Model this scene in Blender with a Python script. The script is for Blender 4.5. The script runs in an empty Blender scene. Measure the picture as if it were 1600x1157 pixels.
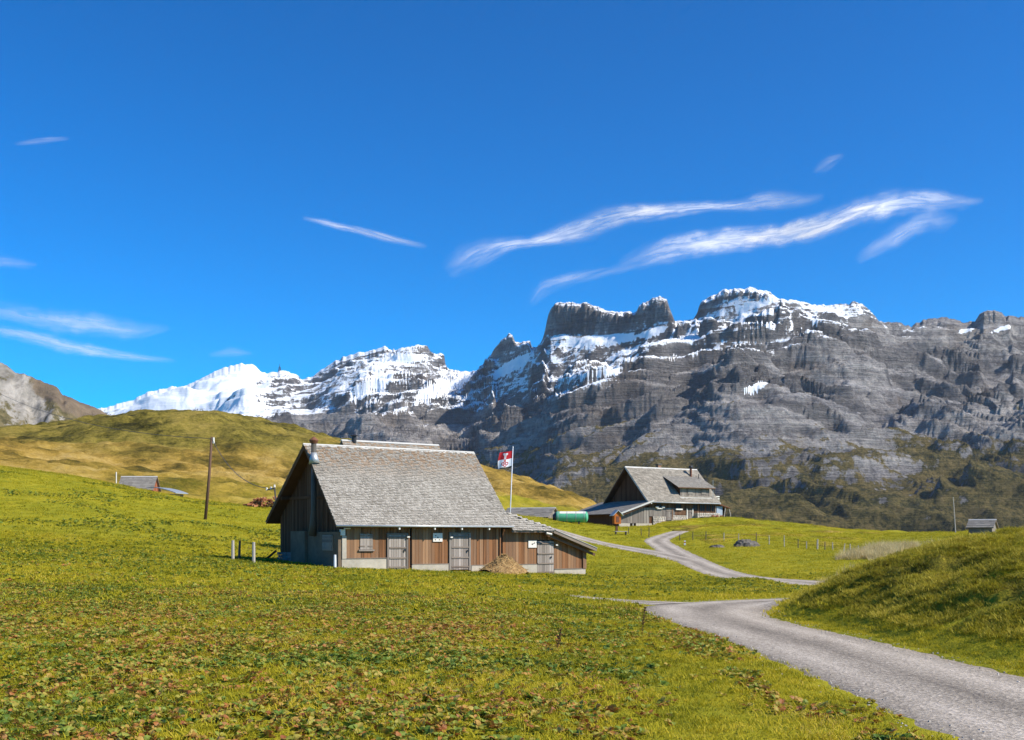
import bpy, math, random
import numpy as np
from mathutils import Vector, Matrix

# ------------------------------------------------------------------ camera, sky, sun
SC = bpy.context.scene
COL = SC.collection
FPX, HOR = 1700.0, 838.0            # focal length in photo pixels, horizon row
cam_d = bpy.data.cameras.new('camera')
cam = bpy.data.objects.new('camera', cam_d); COL.objects.link(cam)
cam.location = (0, 0, 0); cam.rotation_euler = (math.radians(90), 0, 0)
cam_d.sensor_fit = 'HORIZONTAL'; cam_d.sensor_width = 36.0
cam_d.lens = 36.0 * FPX / 1600.0
cam_d.shift_y = (HOR - 578.5) / 1600.0
cam_d.clip_start = 0.1; cam_d.clip_end = 60000
SC.camera = cam

SUN_AZ = math.atan2(0.94, -0.34)    # measured from +Y towards +X
SUN_EL = math.radians(41)
sdir = Vector((math.sin(SUN_AZ) * math.cos(SUN_EL), math.cos(SUN_AZ) * math.cos(SUN_EL), math.sin(SUN_EL)))
sun_d = bpy.data.lights.new('sun', 'SUN'); sun_d.energy = 4.8; sun_d.angle = math.radians(0.53)
sun_d.color = (1.0, 0.92, 0.78)
sun = bpy.data.objects.new('sun', sun_d); COL.objects.link(sun)
sun.rotation_euler = sdir.to_track_quat('Z', 'Y').to_euler()
sun.location = (60, -40, 60)

world = bpy.data.worlds.new('World'); SC.world = world; world.use_nodes = True
wn = world.node_tree.nodes; wl = world.node_tree.links
wn.clear()
sky = wn.new('ShaderNodeTexSky'); sky.sky_type = 'NISHITA'; sky.sun_disc = False
sky.sun_elevation = SUN_EL; sky.sun_rotation = SUN_AZ
sky.altitude = 1900; sky.air_density = 1.0; sky.dust_density = 0.3; sky.ozone_density = 2.5
hs = wn.new('ShaderNodeHueSaturation'); hs.inputs['Saturation'].default_value = 1.1
hs.inputs['Value'].default_value = 1.0
tint = wn.new('ShaderNodeMix'); tint.data_type = 'RGBA'; tint.blend_type = 'MULTIPLY'; tint.inputs[0].default_value = 1.0
tint.inputs[7].default_value = (.02, .90, 1.27, 1)
bg = wn.new('ShaderNodeBackground'); bg.inputs['Strength'].default_value = 0.105
wo = wn.new('ShaderNodeOutputWorld')
wl.new(sky.outputs[0], hs.inputs['Color']); wl.new(hs.outputs[0], tint.inputs[6]); 
sc1 = wn.new('ShaderNodeVectorMath'); sc1.operation = 'SCALE'; sc1.inputs['Scale'].default_value = .1
gm = wn.new('ShaderNodeGamma'); gm.inputs['Gamma'].default_value = 1.22
sc2 = wn.new('ShaderNodeVectorMath'); sc2.operation = 'SCALE'; sc2.inputs['Scale'].default_value = 11.2
wl.new(tint.outputs[2], sc1.inputs[0]); wl.new(sc1.outputs[0], gm.inputs[0]); wl.new(gm.outputs[0], sc2.inputs[0]); wl.new(sc2.outputs[0], bg.inputs[0]); wl.new(bg.outputs[0], wo.inputs[0])

SC.view_settings.view_transform = 'Standard'; SC.view_settings.look = 'None'
SC.view_settings.exposure = 0.55; SC.view_settings.gamma = 1.0
SC.view_settings.use_curve_mapping = False
SC.render.engine = 'CYCLES'
SC.cycles.use_denoising = True
SC.cycles.max_bounces = 6; SC.cycles.transparent_max_bounces = 12
SC.cycles.volume_bounces = 0
SC.render.film_transparent = False

rng = np.random.default_rng(7)
random.seed(5)

# ------------------------------------------------------------------ noise
def _hash(ix, iy, seed):
    h = (ix.astype(np.int64) * 374761393 + iy.astype(np.int64) * 668265263 + seed * 1442695041) & 0xFFFFFFFF
    h = ((h ^ (h >> 13)) * 1274126177) & 0xFFFFFFFF
    h = ((h ^ (h >> 15)) * 2246822519) & 0xFFFFFFFF
    return ((h ^ (h >> 16)) & 0xFFFFFF) / float(0xFFFFFF)
def gnoise(x, y, seed=0):
    ix = np.floor(x); iy = np.floor(y); fx = x - ix; fy = y - iy
    sx = fx * fx * fx * (fx * (fx * 6 - 15) + 10); sy = fy * fy * fy * (fy * (fy * 6 - 15) + 10)
    def g(dx, dy):
        a = _hash(ix + dx, iy + dy, seed) * 2 * math.pi
        return np.cos(a) * (fx - dx) + np.sin(a) * (fy - dy)
    a = g(0, 0); b = g(1, 0); c = g(0, 1); d = g(1, 1)
    return ((a + (b - a) * sx) * (1 - sy) + (c + (d - c) * sx) * sy) * 1.5
def fbm(x, y, octv=4, seed=0, gain=.5, lac=2.03):
    s = 0; a = 1; t = 0
    for i in range(octv):
        s = s + a * gnoise(x, y, seed + i * 17); t += a; a *= gain; x = x * lac + 13.1; y = y * lac + 7.7
    return s / t
def ridged(x, y, octv=4, seed=0, gain=.5):
    s = 0; a = 1; t = 0
    for i in range(octv):
        n = 1 - np.abs(gnoise(x, y, seed + i * 31)) * 2; s = s + a * n; t += a; a *= gain; x = x * 2.07 + 5.3; y = y * 2.07 + 1.9
    return s / t
def sstep(a, b, x):
    t = np.clip((x - a) / (b - a), 0, 1); return t * t * (3 - 2 * t)

# ------------------------------------------------------------------ near terrain
COLS = {
 -500: [(6,1325),(8,1203),(13,1061),(20,965),(30,905),(45,850),(65,800),(90,740),(120,690),(160,700),(220,720),(300,700),(400,670),(600,720),(900,800)],
 0:   [(6,1325),(8,1203),(13,1063),(20,985),(30,930),(45,880),(60,850),(75,815),(95,765),(115,732),(130,727),(160,745),(200,738),(260,708),(330,688),(400,672),(480,668),(600,700),(900,800)],
 100: [(6,1325),(8,1203),(13,1063),(20,985),(30,932),(45,883),(60,853),(75,822),(95,775),(115,744),(130,739),(160,754),(200,750),(260,724),(330,702),(375,678),(420,660),(480,668),(600,710),(900,810)],
 200: [(6,1325),(8,1203),(13,1063),(20,986),(30,933),(45,888),(60,862),(75,835),(95,792),(112,765),(130,759),(160,776),(200,766),(260,738),(310,712),(355,668),(400,636),(440,634),(500,655),(600,710),(900,810)],
 270: [(6,1325),(8,1203),(13,1063),(20,986),(30,934),(45,890),(60,865),(75,840),(95,803),(114,779),(130,774),(160,788),(200,778),(260,748),(310,720),(355,672),(400,640),(440,638),(500,660),(600,715),(900,820)],
 350: [(6,1325),(8,1203),(13,1064),(20,986),(30,934),(45,892),(60,868),(75,845),(95,813),(116,790),(130,786),(160,796),(200,788),(260,758),(310,726),(355,672),(400,638),(430,636),(500,665),(600,720),(900,820)],
 450: [(6,1325),(8,1203),(13,1065),(20,987),(30,936),(45,899),(57,884),(65,873),(80,850),(100,818),(118,796),(130,792),(160,798),(200,788),(260,762),(310,736),(360,700),(400,668),(430,666),(500,700),(600,740),(900,820)],
 545: [(6,1325),(8,1204),(13,1065),(20,988),(30,938),(45,903),(57,886),(65,880),(80,865),(100,842),(130,815),(200,795),(260,772),(330,732),(400,688),(430,685),(500,715),(600,750),(900,830)],
 650: [(6,1325),(8,1204),(13,1066),(20,989),(30,941),(45,907),(57,892),(65,885),(80,870),(100,845),(130,820),(200,802),(260,775),(330,738),(390,706),(430,705),(500,735),(600,770),(900,830)],
 760: [(6,1325),(8,1204),(13,1067),(20,990),(30,945),(45,911),(62,897),(75,884),(95,855),(112,822),(125,802),(140,801),(170,803),(200,800),(260,785),(320,757),(380,735),(420,734),(500,760),(600,790),(900,840)],
 850: [(6,1325),(8,1204),(13,1068),(20,992),(30,949),(45,915),(62,902),(75,891),(95,864),(110,840),(120,816),(130,806),(150,808),(200,798),(260,783),(320,766),(380,754),(420,753),(500,780),(600,810),(900,850)],
 930: [(6,1325),(8,1205),(13,1069),(20,996),(30,957),(38,938),(45,925),(55,913),(65,904),(80,885),(95,866),(110,851),(118,838),(130,826),(145,824),(170,822),(200,815),(260,800),(320,787),(380,777),(420,776),(500,805),(600,840),(900,900)],
 1000:[(6,1325),(8,1206),(13,1070),(20,999),(30,957),(38,938),(45,926),(55,915),(65,905),(80,886),(95,868),(110,853),(118,846),(130,836),(140,829),(150,823),(170,815),(200,812),(260,818),(350,850),(500,900),(900,960)],
 1080:[(6,1325),(8,1206),(13,1070),(20,999),(30,957),(36,941),(45,927),(57,917),(70,901),(90,871),(105,855),(118,845),(130,834),(140,826),(152,815),(165,812),(180,813),(220,830),(300,880),(500,960),(900,980)],
 1150:[(6,1325),(8,1206),(13,1070),(20,999),(30,957),(36,941),(45,928),(57,917),(66,906),(77,892),(88,873),(100,857),(115,843),(130,828),(150,817),(160,816),(180,819),(220,840),(300,900),(500,970),(900,990)],
 1225:[(6,1325),(8,1206),(13,1070),(20,999),(30,957),(36,942),(45,930),(57,917),(66,902),(77,886),(90,868),(100,855),(115,845),(130,834),(150,825),(170,821),(190,824),(250,850),(400,930),(600,980),(900,1000)],
 1300:[(6,1325),(8,1206),(13,1070),(20,999),(30,957),(36,942),(45,930),(57,914),(77,885),(100,858),(115,847),(130,838),(150,829),(170,825),(190,828),(250,855),(400,940),(600,990),(900,1000)],
 1400:[(6,1325),(8,1206),(13,1070),(20,999),(30,957),(45,930),(57,908),(77,880),(100,856),(130,840),(160,831),(180,831),(250,857),(400,940),(600,990),(900,1000)],
 1600:[(6,1325),(8,1206),(13,1070),(20,999),(30,957),(45,925),(57,900),(77,872),(100,848),(130,833),(150,828),(165,827),(190,831),(250,857),(400,940),(600,990),(900,1000)],
 2200:[(6,1325),(8,1206),(13,1070),(20,999),(30,950),(45,905),(57,880),(77,855),(100,838),(130,828),(150,822),(165,820),(190,825),(250,850),(400,930),(600,980),(900,1000)],
}
LY0, LY1, NLY = math.log(6), math.log(900), 300
UU0, UU1, NU = -0.85, 0.85, 260
_ly = np.linspace(LY0, LY1, NLY); _uu = np.linspace(UU0, UU1, NU)
_ck = sorted(COLS); _cu = (np.array(_ck) - 800) / FPX
_tab = np.array([np.interp(_ly, np.log([p[0] for p in COLS[c]]), [(HOR - p[1]) / FPX * p[0] for p in COLS[c]]) for c in _ck])
def _blur(a, s, axis):
    r = int(3 * s) + 1; k = np.exp(-.5 * (np.arange(-r, r + 1) / s) ** 2); k /= k.sum()
    a = np.moveaxis(a, axis, -1); p = np.pad(a, [(0, 0)] * (a.ndim - 1) + [(r, r)], mode='edge')
    o = sum(k[i] * p[..., i:i + a.shape[-1]] for i in range(2 * r + 1)); return np.moveaxis(o, -1, axis)
_grid = np.array([np.interp(_uu, _cu, _tab[:, j]) for j in range(NLY)]).T
_grid = _blur(_blur(_grid, 3.0, 1), 4.0, 0)

def t_base(x, y):
    Y = np.clip(y, 6.001, 899.9)
    u = np.clip(x / np.maximum(Y, 6.0), UU0 + 1e-4, UU1 - 1e-4)
    a = (np.log(Y) - LY0) / (LY1 - LY0) * (NLY - 1); b = (u - UU0) / (UU1 - UU0) * (NU - 1)
    i = np.clip(np.floor(a).astype(int), 0, NLY - 2); j = np.clip(np.floor(b).astype(int), 0, NU - 2)
    fa = a - i; fb = b - j
    z = (_grid[j, i] * (1 - fa) + _grid[j, i + 1] * fa) * (1 - fb) + (_grid[j + 1, i] * (1 - fa) + _grid[j + 1, i + 1] * fa) * fb
    return z

# paths (world metres)
MAIN = [(4.7,-9),(4.9,2),(5.1,8),(5.2,14),(5.25,20),(5.15,25),(5.3,29.5),(6.2,33.6),(8.8,37.2),(12.0,41.2),(15.4,47),(16.7,53.5),(15.9,60),(14.3,66.5),(14.0,77),(14.2,88),(14.5,97),(15.0,107),(15.6,117),(18.0,126),(20.8,134),(23.4,141),(25.5,147)]
BRANCH = [(14.1,84),(13.2,94),(11.3,103),(8.6,110),(5.0,116),(0,121),(-7,125),(-16,128)]
SPUR = [(5.3,35.2),(4.2,36.9),(3.1,38.4),(1.6,39.6),(0.2,40.3)]
def smooth_path(P, step=0.5):
    P = np.array(P, float); out = []
    for k in range(len(P) - 1):
        p0 = P[max(k - 1, 0)]; p1 = P[k]; p2 = P[k + 1]; p3 = P[min(k + 2, len(P) - 1)]
        n = max(2, int(np.linalg.norm(p2 - p1) / step))
        for t in np.arange(n) / n:
            out.append(.5 * ((2 * p1) + (-p0 + p2) * t + (2 * p0 - 5 * p1 + 4 * p2 - p3) * t * t + (-p0 + 3 * p1 - 3 * p2 + p3) * t ** 3))
    out.append(P[-1]); return np.array(out)
PM, PB, PS = smooth_path(MAIN), smooth_path(BRANCH), smooth_path(SPUR, .3)
def halfw(kind, n):
    if kind == 'm': return 1.47 + .55 * np.exp(-((np.linspace(0, 1, n) * (n - 1) * .5 - 42.5) / 4.5) ** 2)
    if kind == 'b': return np.full(n, 1.35)
    return np.linspace(1.25, .25, n)
ROADS = [(PM, halfw('m', len(PM))), (PB, halfw('b', len(PB))), (PS, halfw('s', len(PS)))]
# raster of (distance to road edge) for quick lookup
RX0, RX1, RY0, RY1, RS = -20.0, 32.0, -10.0, 152.0, 0.25
_rx = np.arange(RX0, RX1, RS); _ry = np.arange(RY0, RY1, RS)
_RD = np.full((len(_rx), len(_ry)), 9.0)
for P, W in ROADS:
    for (px, py), w in zip(P[::2], W[::2]):
        i0, i1 = int((px - 6 - RX0) / RS), int((px + 6 - RX0) / RS); j0, j1 = int((py - 6 - RY0) / RS), int((py + 6 - RY0) / RS)
        i0, j0 = max(i0, 0), max(j0, 0); i1, j1 = min(i1, len(_rx)), min(j1, len(_ry))
        if i1 <= i0 or j1 <= j0: continue
        d = np.hypot(_rx[i0:i1, None] - px, _ry[None, j0:j1] - py) - w
        _RD[i0:i1, j0:j1] = np.minimum(_RD[i0:i1, j0:j1], d)
def road_dist(x, y):
    a = (x - RX0) / RS; b = (y - RY0) / RS
    i = np.clip(np.floor(a).astype(int), 0, len(_rx) - 2); j = np.clip(np.floor(b).astype(int), 0, len(_ry) - 2)
    fa = np.clip(a - i, 0, 1); fb = np.clip(b - j, 0, 1)
    d = (_RD[i, j] * (1 - fa) + _RD[i + 1, j] * fa) * (1 - fb) + (_RD[i, j + 1] * (1 - fa) + _RD[i + 1, j + 1] * fa) * fb
    out = (x < RX0) | (x > RX1 - RS) | (y < RY0) | (y > RY1 - RS)
    return np.where(out, 9.0, d)

# building frames
BO, BTH = np.array([-8.866, 55.0]), 0.583
HO, HTH = np.array([18.77, 150.0]), 0.548
def frame(O, th, x, y):
    dx, dy = x - O[0], y - O[1]
    return dx * math.cos(th) + dy * math.sin(th), -dx * math.sin(th) + dy * math.cos(th)
def box_mask(lx, ly, x0, x1, y0, y1, soft):
    d = np.maximum(np.maximum(x0 - lx, lx - x1), np.maximum(y0 - ly, ly - y1))
    return 1 - sstep(0, soft, d)
def mound_h(x, y):
    # grassy bank on the right of the road
    edge = 6.95 + .9 * sstep(27, 33, y) + .35 * gnoise(y * .21, y * 0 + 3.3, 5)
    a = np.clip((x - edge) / 6.4, 0, 1.6)
    prof = 1 - (1 - np.clip(a, 0, 1)) ** 1.7
    back = 1 - sstep(30.5, 40.5, y + .10 * np.maximum(x - 8, 0) - 1.2 * gnoise(x * .3, x * 0 + 1.1, 8))
    front = .35 + .65 * sstep(8, 24, y)
    tip = sstep(0, 3.2, 38.2 - y + 0.62 * (x - 9.6))
    return 2.0 * prof * back * front * tip * (1 + .05 * np.clip(a - 1, 0, 1)), back
def terrain(x, y, detail=True, carve=True):
    x = np.asarray(x, float); y = np.asarray(y, float)
    z = t_base(x, y)
    rd = road_dist(x, y)
    mh, mb = mound_h(x, y)
    z = z + mh
    lx, ly = frame(BO, BTH, x, y)
    m = box_mask(lx, ly, -2.0, 17.0, -1.5, 10, 5.0)
    zb = -1.67 - 0.042 * (lx - .55) + .03 * np.clip(ly, 0, 10)
    z = z * (1 - m) + zb * m
    hx, hy = frame(HO, HTH, x, y)
    m1 = box_mask(hx, hy, 4.2, 16.5, -2.4, 11, 3.2)
    m2 = box_mask(hx, hy, -6.2, 0.2, 0.2, 12.5, 2.0) * (1 - m1)
    z = z * (1 - m1) + 2.12 * m1
    z = z * (1 - m2) + 0.98 * m2
    z = z + .24 * np.exp(-((x - 13.2) / 1.5) ** 2 - ((y - 61.0) / 2.2) ** 2)
    if detail:
        D = np.hypot(x, y)
        rm = sstep(0.0, 1.6, rd)
        near = 1 - sstep(120, 260, D)
        bm = 1 - .85 * np.maximum(m, np.maximum(m1, m2))
        z = z + rm * bm * near * (.10 * fbm(x * .28, y * .28, 3, 3) + .035 * fbm(x * 1.5, y * 1.5, 3, 9))
        mm = sstep(.15, .9, mh)
        hum = ridged(x * .55 + .3 * y, y * .42, 3, 21)
        z = z + mm * (.34 * (hum - .3) + .20 * fbm(x * 1.9, y * 1.9, 3, 4))
        far = sstep(110, 260, D) * (1 - sstep(650, 900, D))
        z = z + far * (3.8 * fbm(x * .017, y * .02, 4, 31) + 2.4 * (ridged(x * .028, y * .040, 4, 41) - .5) + 1.6 * fbm(x * .10, y * .16, 3, 43))
    if carve:
        z = z - .07 * (1 - sstep(-.30, -.02, rd + .10 * gnoise(x * 1.3, y * 1.3, 77)))
    return z
def Tz(x, y): return float(terrain(np.array([x]), np.array([y]))[0])

# ------------------------------------------------------------------ object helpers
def tag(o, label=None, cat=None, group=None, kind=None):
    if label: o['label'] = label
    if cat: o['category'] = cat
    if group: o['group'] = group
    if kind: o['kind'] = kind
    return o
def empty(name, loc=(0, 0, 0), rz=0.0, **kw):
    o = bpy.data.objects.new(name, None); COL.objects.link(o); o.empty_display_size = .3
    o.location = loc; o.rotation_euler = (0, 0, rz); return tag(o, **kw)
def link_mesh(name, me, mat=None, parent=None, **kw):
    o = bpy.data.objects.new(name, me); COL.objects.link(o)
    if mat and not me.materials: me.materials.append(mat)
    if parent: o.parent = parent
    return tag(o, **kw)
def grid_mesh(name, X, Y, Z, mat, parent=None, attrs=None, smooth=True, wrap=False, **kw):
    n, m = X.shape
    V = np.stack([X, Y, Z], -1).reshape(-1, 3).astype(np.float32)
    idx = np.arange(n * m).reshape(n, m)
    if wrap: idx = np.vstack([idx, idx[:1]])
    q = np.stack([idx[:-1, :-1], idx[1:, :-1], idx[1:, 1:], idx[:-1, 1:]], -1).reshape(-1, 4).astype(np.int32)
    me = bpy.data.meshes.new(name)
    me.vertices.add(len(V)); me.vertices.foreach_set('co', V.ravel())
    me.loops.add(q.size); me.loops.foreach_set('vertex_index', q.ravel())
    me.polygons.add(len(q)); me.polygons.foreach_set('loop_start', np.arange(0, q.size, 4, dtype=np.int32))
    me.polygons.foreach_set('use_smooth', np.full(len(q), smooth, bool))
    for k, a in (attrs or {}).items():
        at = me.attributes.new(k, 'FLOAT', 'POINT'); at.data.foreach_set('value', a.reshape(-1).astype(np.float32))
    me.update(calc_edges=True); me.validate()
    return link_mesh(name, me, mat, parent, **kw)

class MB:
    def __init__(s): s.v = []; s.f = []; s.r = []
    def add(s, vs, fs, r=None):
        b = len(s.v); s.v += [tuple(v) for v in vs]; s.f += [tuple(i + b for i in f) for f in fs]
        s.r += [random.random() if r is None else r] * len(fs)
    def box(s, x0, x1, y0, y1, z0, z1, r=None):
        s.add([(x0,y0,z0),(x1,y0,z0),(x1,y1,z0),(x0,y1,z0),(x0,y0,z1),(x1,y0,z1),(x1,y1,z1),(x0,y1,z1)],
              [(0,3,2,1),(4,5,6,7),(0,1,5,4),(1,2,6,5),(2,3,7,6),(3,0,4,7)], r)
    def poly(s, pts, off, r=None):
        # extrude a planar polygon by the vector off
        n = len(pts); a = [Vector(p) for p in pts]; b = [p + Vector(off) for p in a]
        s.add(a + b, [tuple(range(n - 1, -1, -1)), tuple(range(n, 2 * n))] + [(i, (i + 1) % n, n + (i + 1) % n, n + i) for i in range(n)], r)
    def bar(s, p, q, w, h=None, r=None, up=(0, 0, 1)):
        p, q = Vector(p), Vector(q); h = h or w; d = (q - p).normalized(); u = Vector(up)
        if abs(d.dot(u)) > .95: u = Vector((1, 0, 0))
        sx = d.cross(u).normalized() * w / 2; sy = sx.cross(d).normalized() * h / 2
        a = [p - sx - sy, p + sx - sy, p + sx + sy, p - sx + sy]; b = [x + (q - p) for x in a]
        s.add(a + b, [(0,3,2,1),(4,5,6,7),(0,1,5,4),(1,2,6,5),(2,3,7,6),(3,0,4,7)], r)
    def tube(s, pts, rad, n=10, r=None, cap=True):
        P = [Vector(p) for p in pts]; R = rad if isinstance(rad, (list, tuple)) else [rad] * len(P); vs = []; fs = []
        for i, p in enumerate(P):
            d = (P[min(i + 1, len(P) - 1)] - P[max(i - 1, 0)]).normalized()
            u = Vector((0, 0, 1)) if abs(d.z) < .9 else Vector((1, 0, 0))
            e1 = d.cross(u).normalized(); e2 = e1.cross(d)
            vs += [p + (e1 * math.cos(2 * math.pi * k / n) + e2 * math.sin(2 * math.pi * k / n)) * R[i] for k in range(n)]
        for i in range(len(P) - 1):
            fs += [(i * n + k, i * n + (k + 1) % n, (i + 1) * n + (k + 1) % n, (i + 1) * n + k) for k in range(n)]
        if cap: fs += [tuple(range(n - 1, -1, -1)), tuple(range((len(P) - 1) * n, len(P) * n))]
        s.add(vs, fs, r)
    def build(s, name, mat, parent=None, smooth=False, mesh_only=False, **kw):
        me = bpy.data.meshes.new(name); me.from_pydata(s.v, [], s.f)
        at = me.attributes.new('rnd', 'FLOAT', 'FACE'); at.data.foreach_set('value', s.r)
        if smooth: me.polygons.foreach_set('use_smooth', [True] * len(me.polygons))
        me.materials.append(mat); me.update()
        if mesh_only: return me
        return link_mesh(name, me, None, parent, **kw)

# ------------------------------------------------------------------ materials
def new_mat(name, rough=.85, spec=.2):
    m = bpy.data.materials.new(name); m.use_nodes = True; nt = m.node_tree
    b = nt.nodes['Principled BSDF']; b.inputs['Roughness'].default_value = rough
    b.inputs['Specular IOR Level'].default_value = spec
    return m, nt, b
def N(nt, t, **kw):
    n = nt.nodes.new(t)
    for k, v in kw.items():
        if hasattr(n, k): setattr(n, k, v)
        else: n.inputs[k].default_value = v
    return n
def ramp(nt, src, stops, interp='LINEAR'):
    r = nt.nodes.new('ShaderNodeValToRGB'); r.color_ramp.interpolation = interp; e = r.color_ramp.elements
    while len(e) < len(stops): e.new(.5)
    for i, (p, c) in enumerate(stops): e[i].position = p; e[i].color = (*c, 1) if len(c) == 3 else c
    if src is not None: nt.links.new(src, r.inputs[0])
    return r.outputs[0]
def noise(nt, vec, scale, detail=4, rough=.55, dist=0.0, w=None):
    n = nt.nodes.new('ShaderNodeTexNoise'); n.inputs['Scale'].default_value = scale; n.inputs['Detail'].default_value = detail
    n.inputs['Roughness'].default_value = rough; n.inputs['Distortion'].default_value = dist
    if vec is not None: nt.links.new(vec, n.inputs['Vector'])
    return n.outputs['Fac']
def mapping(nt, vec, scale=(1, 1, 1), loc=(0, 0, 0), rot=(0, 0, 0)):
    n = nt.nodes.new('ShaderNodeMapping'); n.inputs['Scale'].default_value = scale; n.inputs['Location'].default_value = loc
    n.inputs['Rotation'].default_value = rot
    nt.links.new(vec, n.inputs['Vector']); return n.outputs[0]
def mix(nt, fac, a, b, mode='MIX'):
    n = nt.nodes.new('ShaderNodeMix'); n.data_type = 'RGBA'; n.blend_type = mode
    for sock, v in ((n.inputs[0], fac), (n.inputs[6], a), (n.inputs[7], b)):
        if isinstance(v, (int, float)): sock.default_value = v
        elif isinstance(v, tuple): sock.default_value = (*v, 1)
        else: nt.links.new(v, sock)
    return n.outputs[2]
def mth(nt, op, a, b=None, clamp=False):
    n = nt.nodes.new('ShaderNodeMath'); n.operation = op; n.use_clamp = clamp
    for i, v in enumerate((a, b)):
        if v is None: continue
        if isinstance(v, (int, float)): n.inputs[i].default_value = v
        else: nt.links.new(v, n.inputs[i])
    return n.outputs[0]
def mrange(nt, v, a, b, c=0.0, d=1.0):
    n = nt.nodes.new('ShaderNodeMapRange'); n.interpolation_type = 'SMOOTHSTEP'
    n.inputs[1].default_value = a; n.inputs[2].default_value = b; n.inputs[3].default_value = c; n.inputs[4].default_value = d
    nt.links.new(v, n.inputs[0]); return n.outputs[0]
def attr(nt, name, kind='GEOMETRY'):
    n = nt.nodes.new('ShaderNodeAttribute'); n.attribute_name = name; n.attribute_type = kind; return n.outputs['Fac']
def bump(nt, bsdf, h, strength=.5, dist=.02):
    n = nt.nodes.new('ShaderNodeBump'); n.inputs['Strength'].default_value = strength; n.inputs['Distance'].default_value = dist
    nt.links.new(h, n.inputs['Height']); nt.links.new(n.outputs[0], bsdf.inputs['Normal'])
def objco(nt): return nt.nodes.new('ShaderNodeTexCoord').outputs['Object']
def geopos(nt): return nt.nodes.new('ShaderNodeNewGeometry').outputs['Position']

def wood_mat(name, stops, rnd='attr', grain=(9, 9, .7), rough=.9):
    m, nt, b = new_mat(name, rough, .15); co = objco(nt)
    r = attr(nt, 'rnd') if rnd == 'attr' else nt.nodes.new('ShaderNodeObjectInfo').outputs['Random']
    vm = nt.nodes.new('ShaderNodeVectorMath'); vm.operation = 'ADD'; nt.links.new(co, vm.inputs[0])
    cx = nt.nodes.new('ShaderNodeCombineXYZ'); nt.links.new(mth(nt, 'MULTIPLY', r, 37.0), cx.inputs[0]); nt.links.new(mth(nt, 'MULTIPLY', r, 91.0), cx.inputs[2])
    nt.links.new(cx.outputs[0], vm.inputs[1])
    g = noise(nt, mapping(nt, vm.outputs[0], grain), 3.0, 5, .65)
    big = noise(nt, mapping(nt, vm.outputs[0], (2.2, 2.2, .5)), 1.0, 3, .6)
    f = mth(nt, 'ADD', mth(nt, 'MULTIPLY', r, .45), mth(nt, 'ADD', mth(nt, 'MULTIPLY', g, .45), mth(nt, 'MULTIPLY', big, .45)))
    c = ramp(nt, mth(nt, 'SUBTRACT', f, .18, True), stops)
    nt.links.new(c, b.inputs['Base Color']); bump(nt, b, g, .5, .01); return m
M = {}
M['plank'] = wood_mat('weathered_plank', [(0, (.04, .022, .014)), (.25, (.11, .055, .028)), (.42, (.29, .135, .06)), (.55, (.19, .115, .07)), (.7, (.34, .19, .10)), (.85, (.30, .24, .18)), (1, (.5, .40, .30))], 'obj')
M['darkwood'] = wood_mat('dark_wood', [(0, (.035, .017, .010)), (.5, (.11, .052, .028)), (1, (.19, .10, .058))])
M['door'] = wood_mat('grey_door_wood', [(0, (.10, .085, .075)), (.4, (.25, .215, .185)), (.7, (.40, .35, .31)), (1, (.5, .44, .37))], 'obj')
M['batten'] = wood_mat('batten_wood', [(0, (.09, .07, .06)), (.5, (.2, .16, .13)), (1, (.32, .27, .22))])
M['greywood'] = wood_mat('grey_wood', [(0, (.085, .075, .065)), (.4, (.19, .165, .145)), (.7, (.29, .26, .225)), (1, (.38, .33, .28))])
M['brownwood'] = wood_mat('brown_wood', [(0, (.04, .022, .014)), (.45, (.115, .062, .036)), (1, (.25, .15, .09))])
M['pole'] = wood_mat('pole_wood', [(0, (.08, .045, .03)), (.5, (.16, .095, .065)), (1, (.26, .18, .13))])
M['post'] = wood_mat('post_wood', [(0, (.24, .21, .18)), (.5, (.42, .38, .33)), (1, (.55, .5, .45))])
M['darkpost'] = wood_mat('dark_post_wood', [(0, (.05, .04, .035)), (.5, (.10, .085, .07)), (1, (.17, .14, .12))])
M['redwood'] = wood_mat('red_wood', [(0, (.14, .045, .025)), (.5, (.3, .10, .05)), (1, (.42, .17, .09))])
M['orangewood'] = wood_mat('orange_wood', [(0, (.28, .075, .015)), (.5, (.46, .14, .03)), (1, (.56, .2, .05))])
M['log'] = wood_mat('split_log', [(0, (.11, .045, .02)), (.4, (.3, .11, .05)), (.7, (.42, .22, .11)), (1, (.5, .36, .22))], 'obj', (3, 3, 3))

def shingle_mat(name, base, dark, light, top_brown=True, z0=0, z1=1):
    m, nt, b = new_mat(name, .85, .25); co = objco(nt); r = attr(nt, 'rnd')
    g = noise(nt, mapping(nt, co, (22, 6, 6)), 1.2, 4, .65); pat = noise(nt, mapping(nt, co, (.55, .8, .8)), 1.0, 4, .65)
    f = mth(nt, 'ADD', mth(nt, 'MULTIPLY', r, .36), mth(nt, 'ADD', mth(nt, 'MULTIPLY', g, .28), mth(nt, 'MULTIPLY', pat, .58)))
    c = ramp(nt, f, [(.22, dark), (.5, base), (.85, light)])
    if top_brown:
        sp = nt.nodes.new('ShaderNodeSeparateXYZ'); nt.links.new(co, sp.inputs[0])
        h = mrange(nt, sp.outputs[2], z0, z1)
        ff = mth(nt, 'MULTIPLY', h, mrange(nt, mth(nt, 'ADD', r, mth(nt, 'MULTIPLY', pat, .6)), .75, 1.0))
        c = mix(nt, mth(nt, 'MULTIPLY', ff, .8), c, (.26, .17, .10))
    nt.links.new(c, b.inputs['Base Color']); bump(nt, b, g, .35, .008); return m
M['shingle'] = shingle_mat('silver_shingle', (.275, .25, .215), (.14, .122, .102), (.40, .37, .325), True, 5.2, 6.7)
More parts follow.
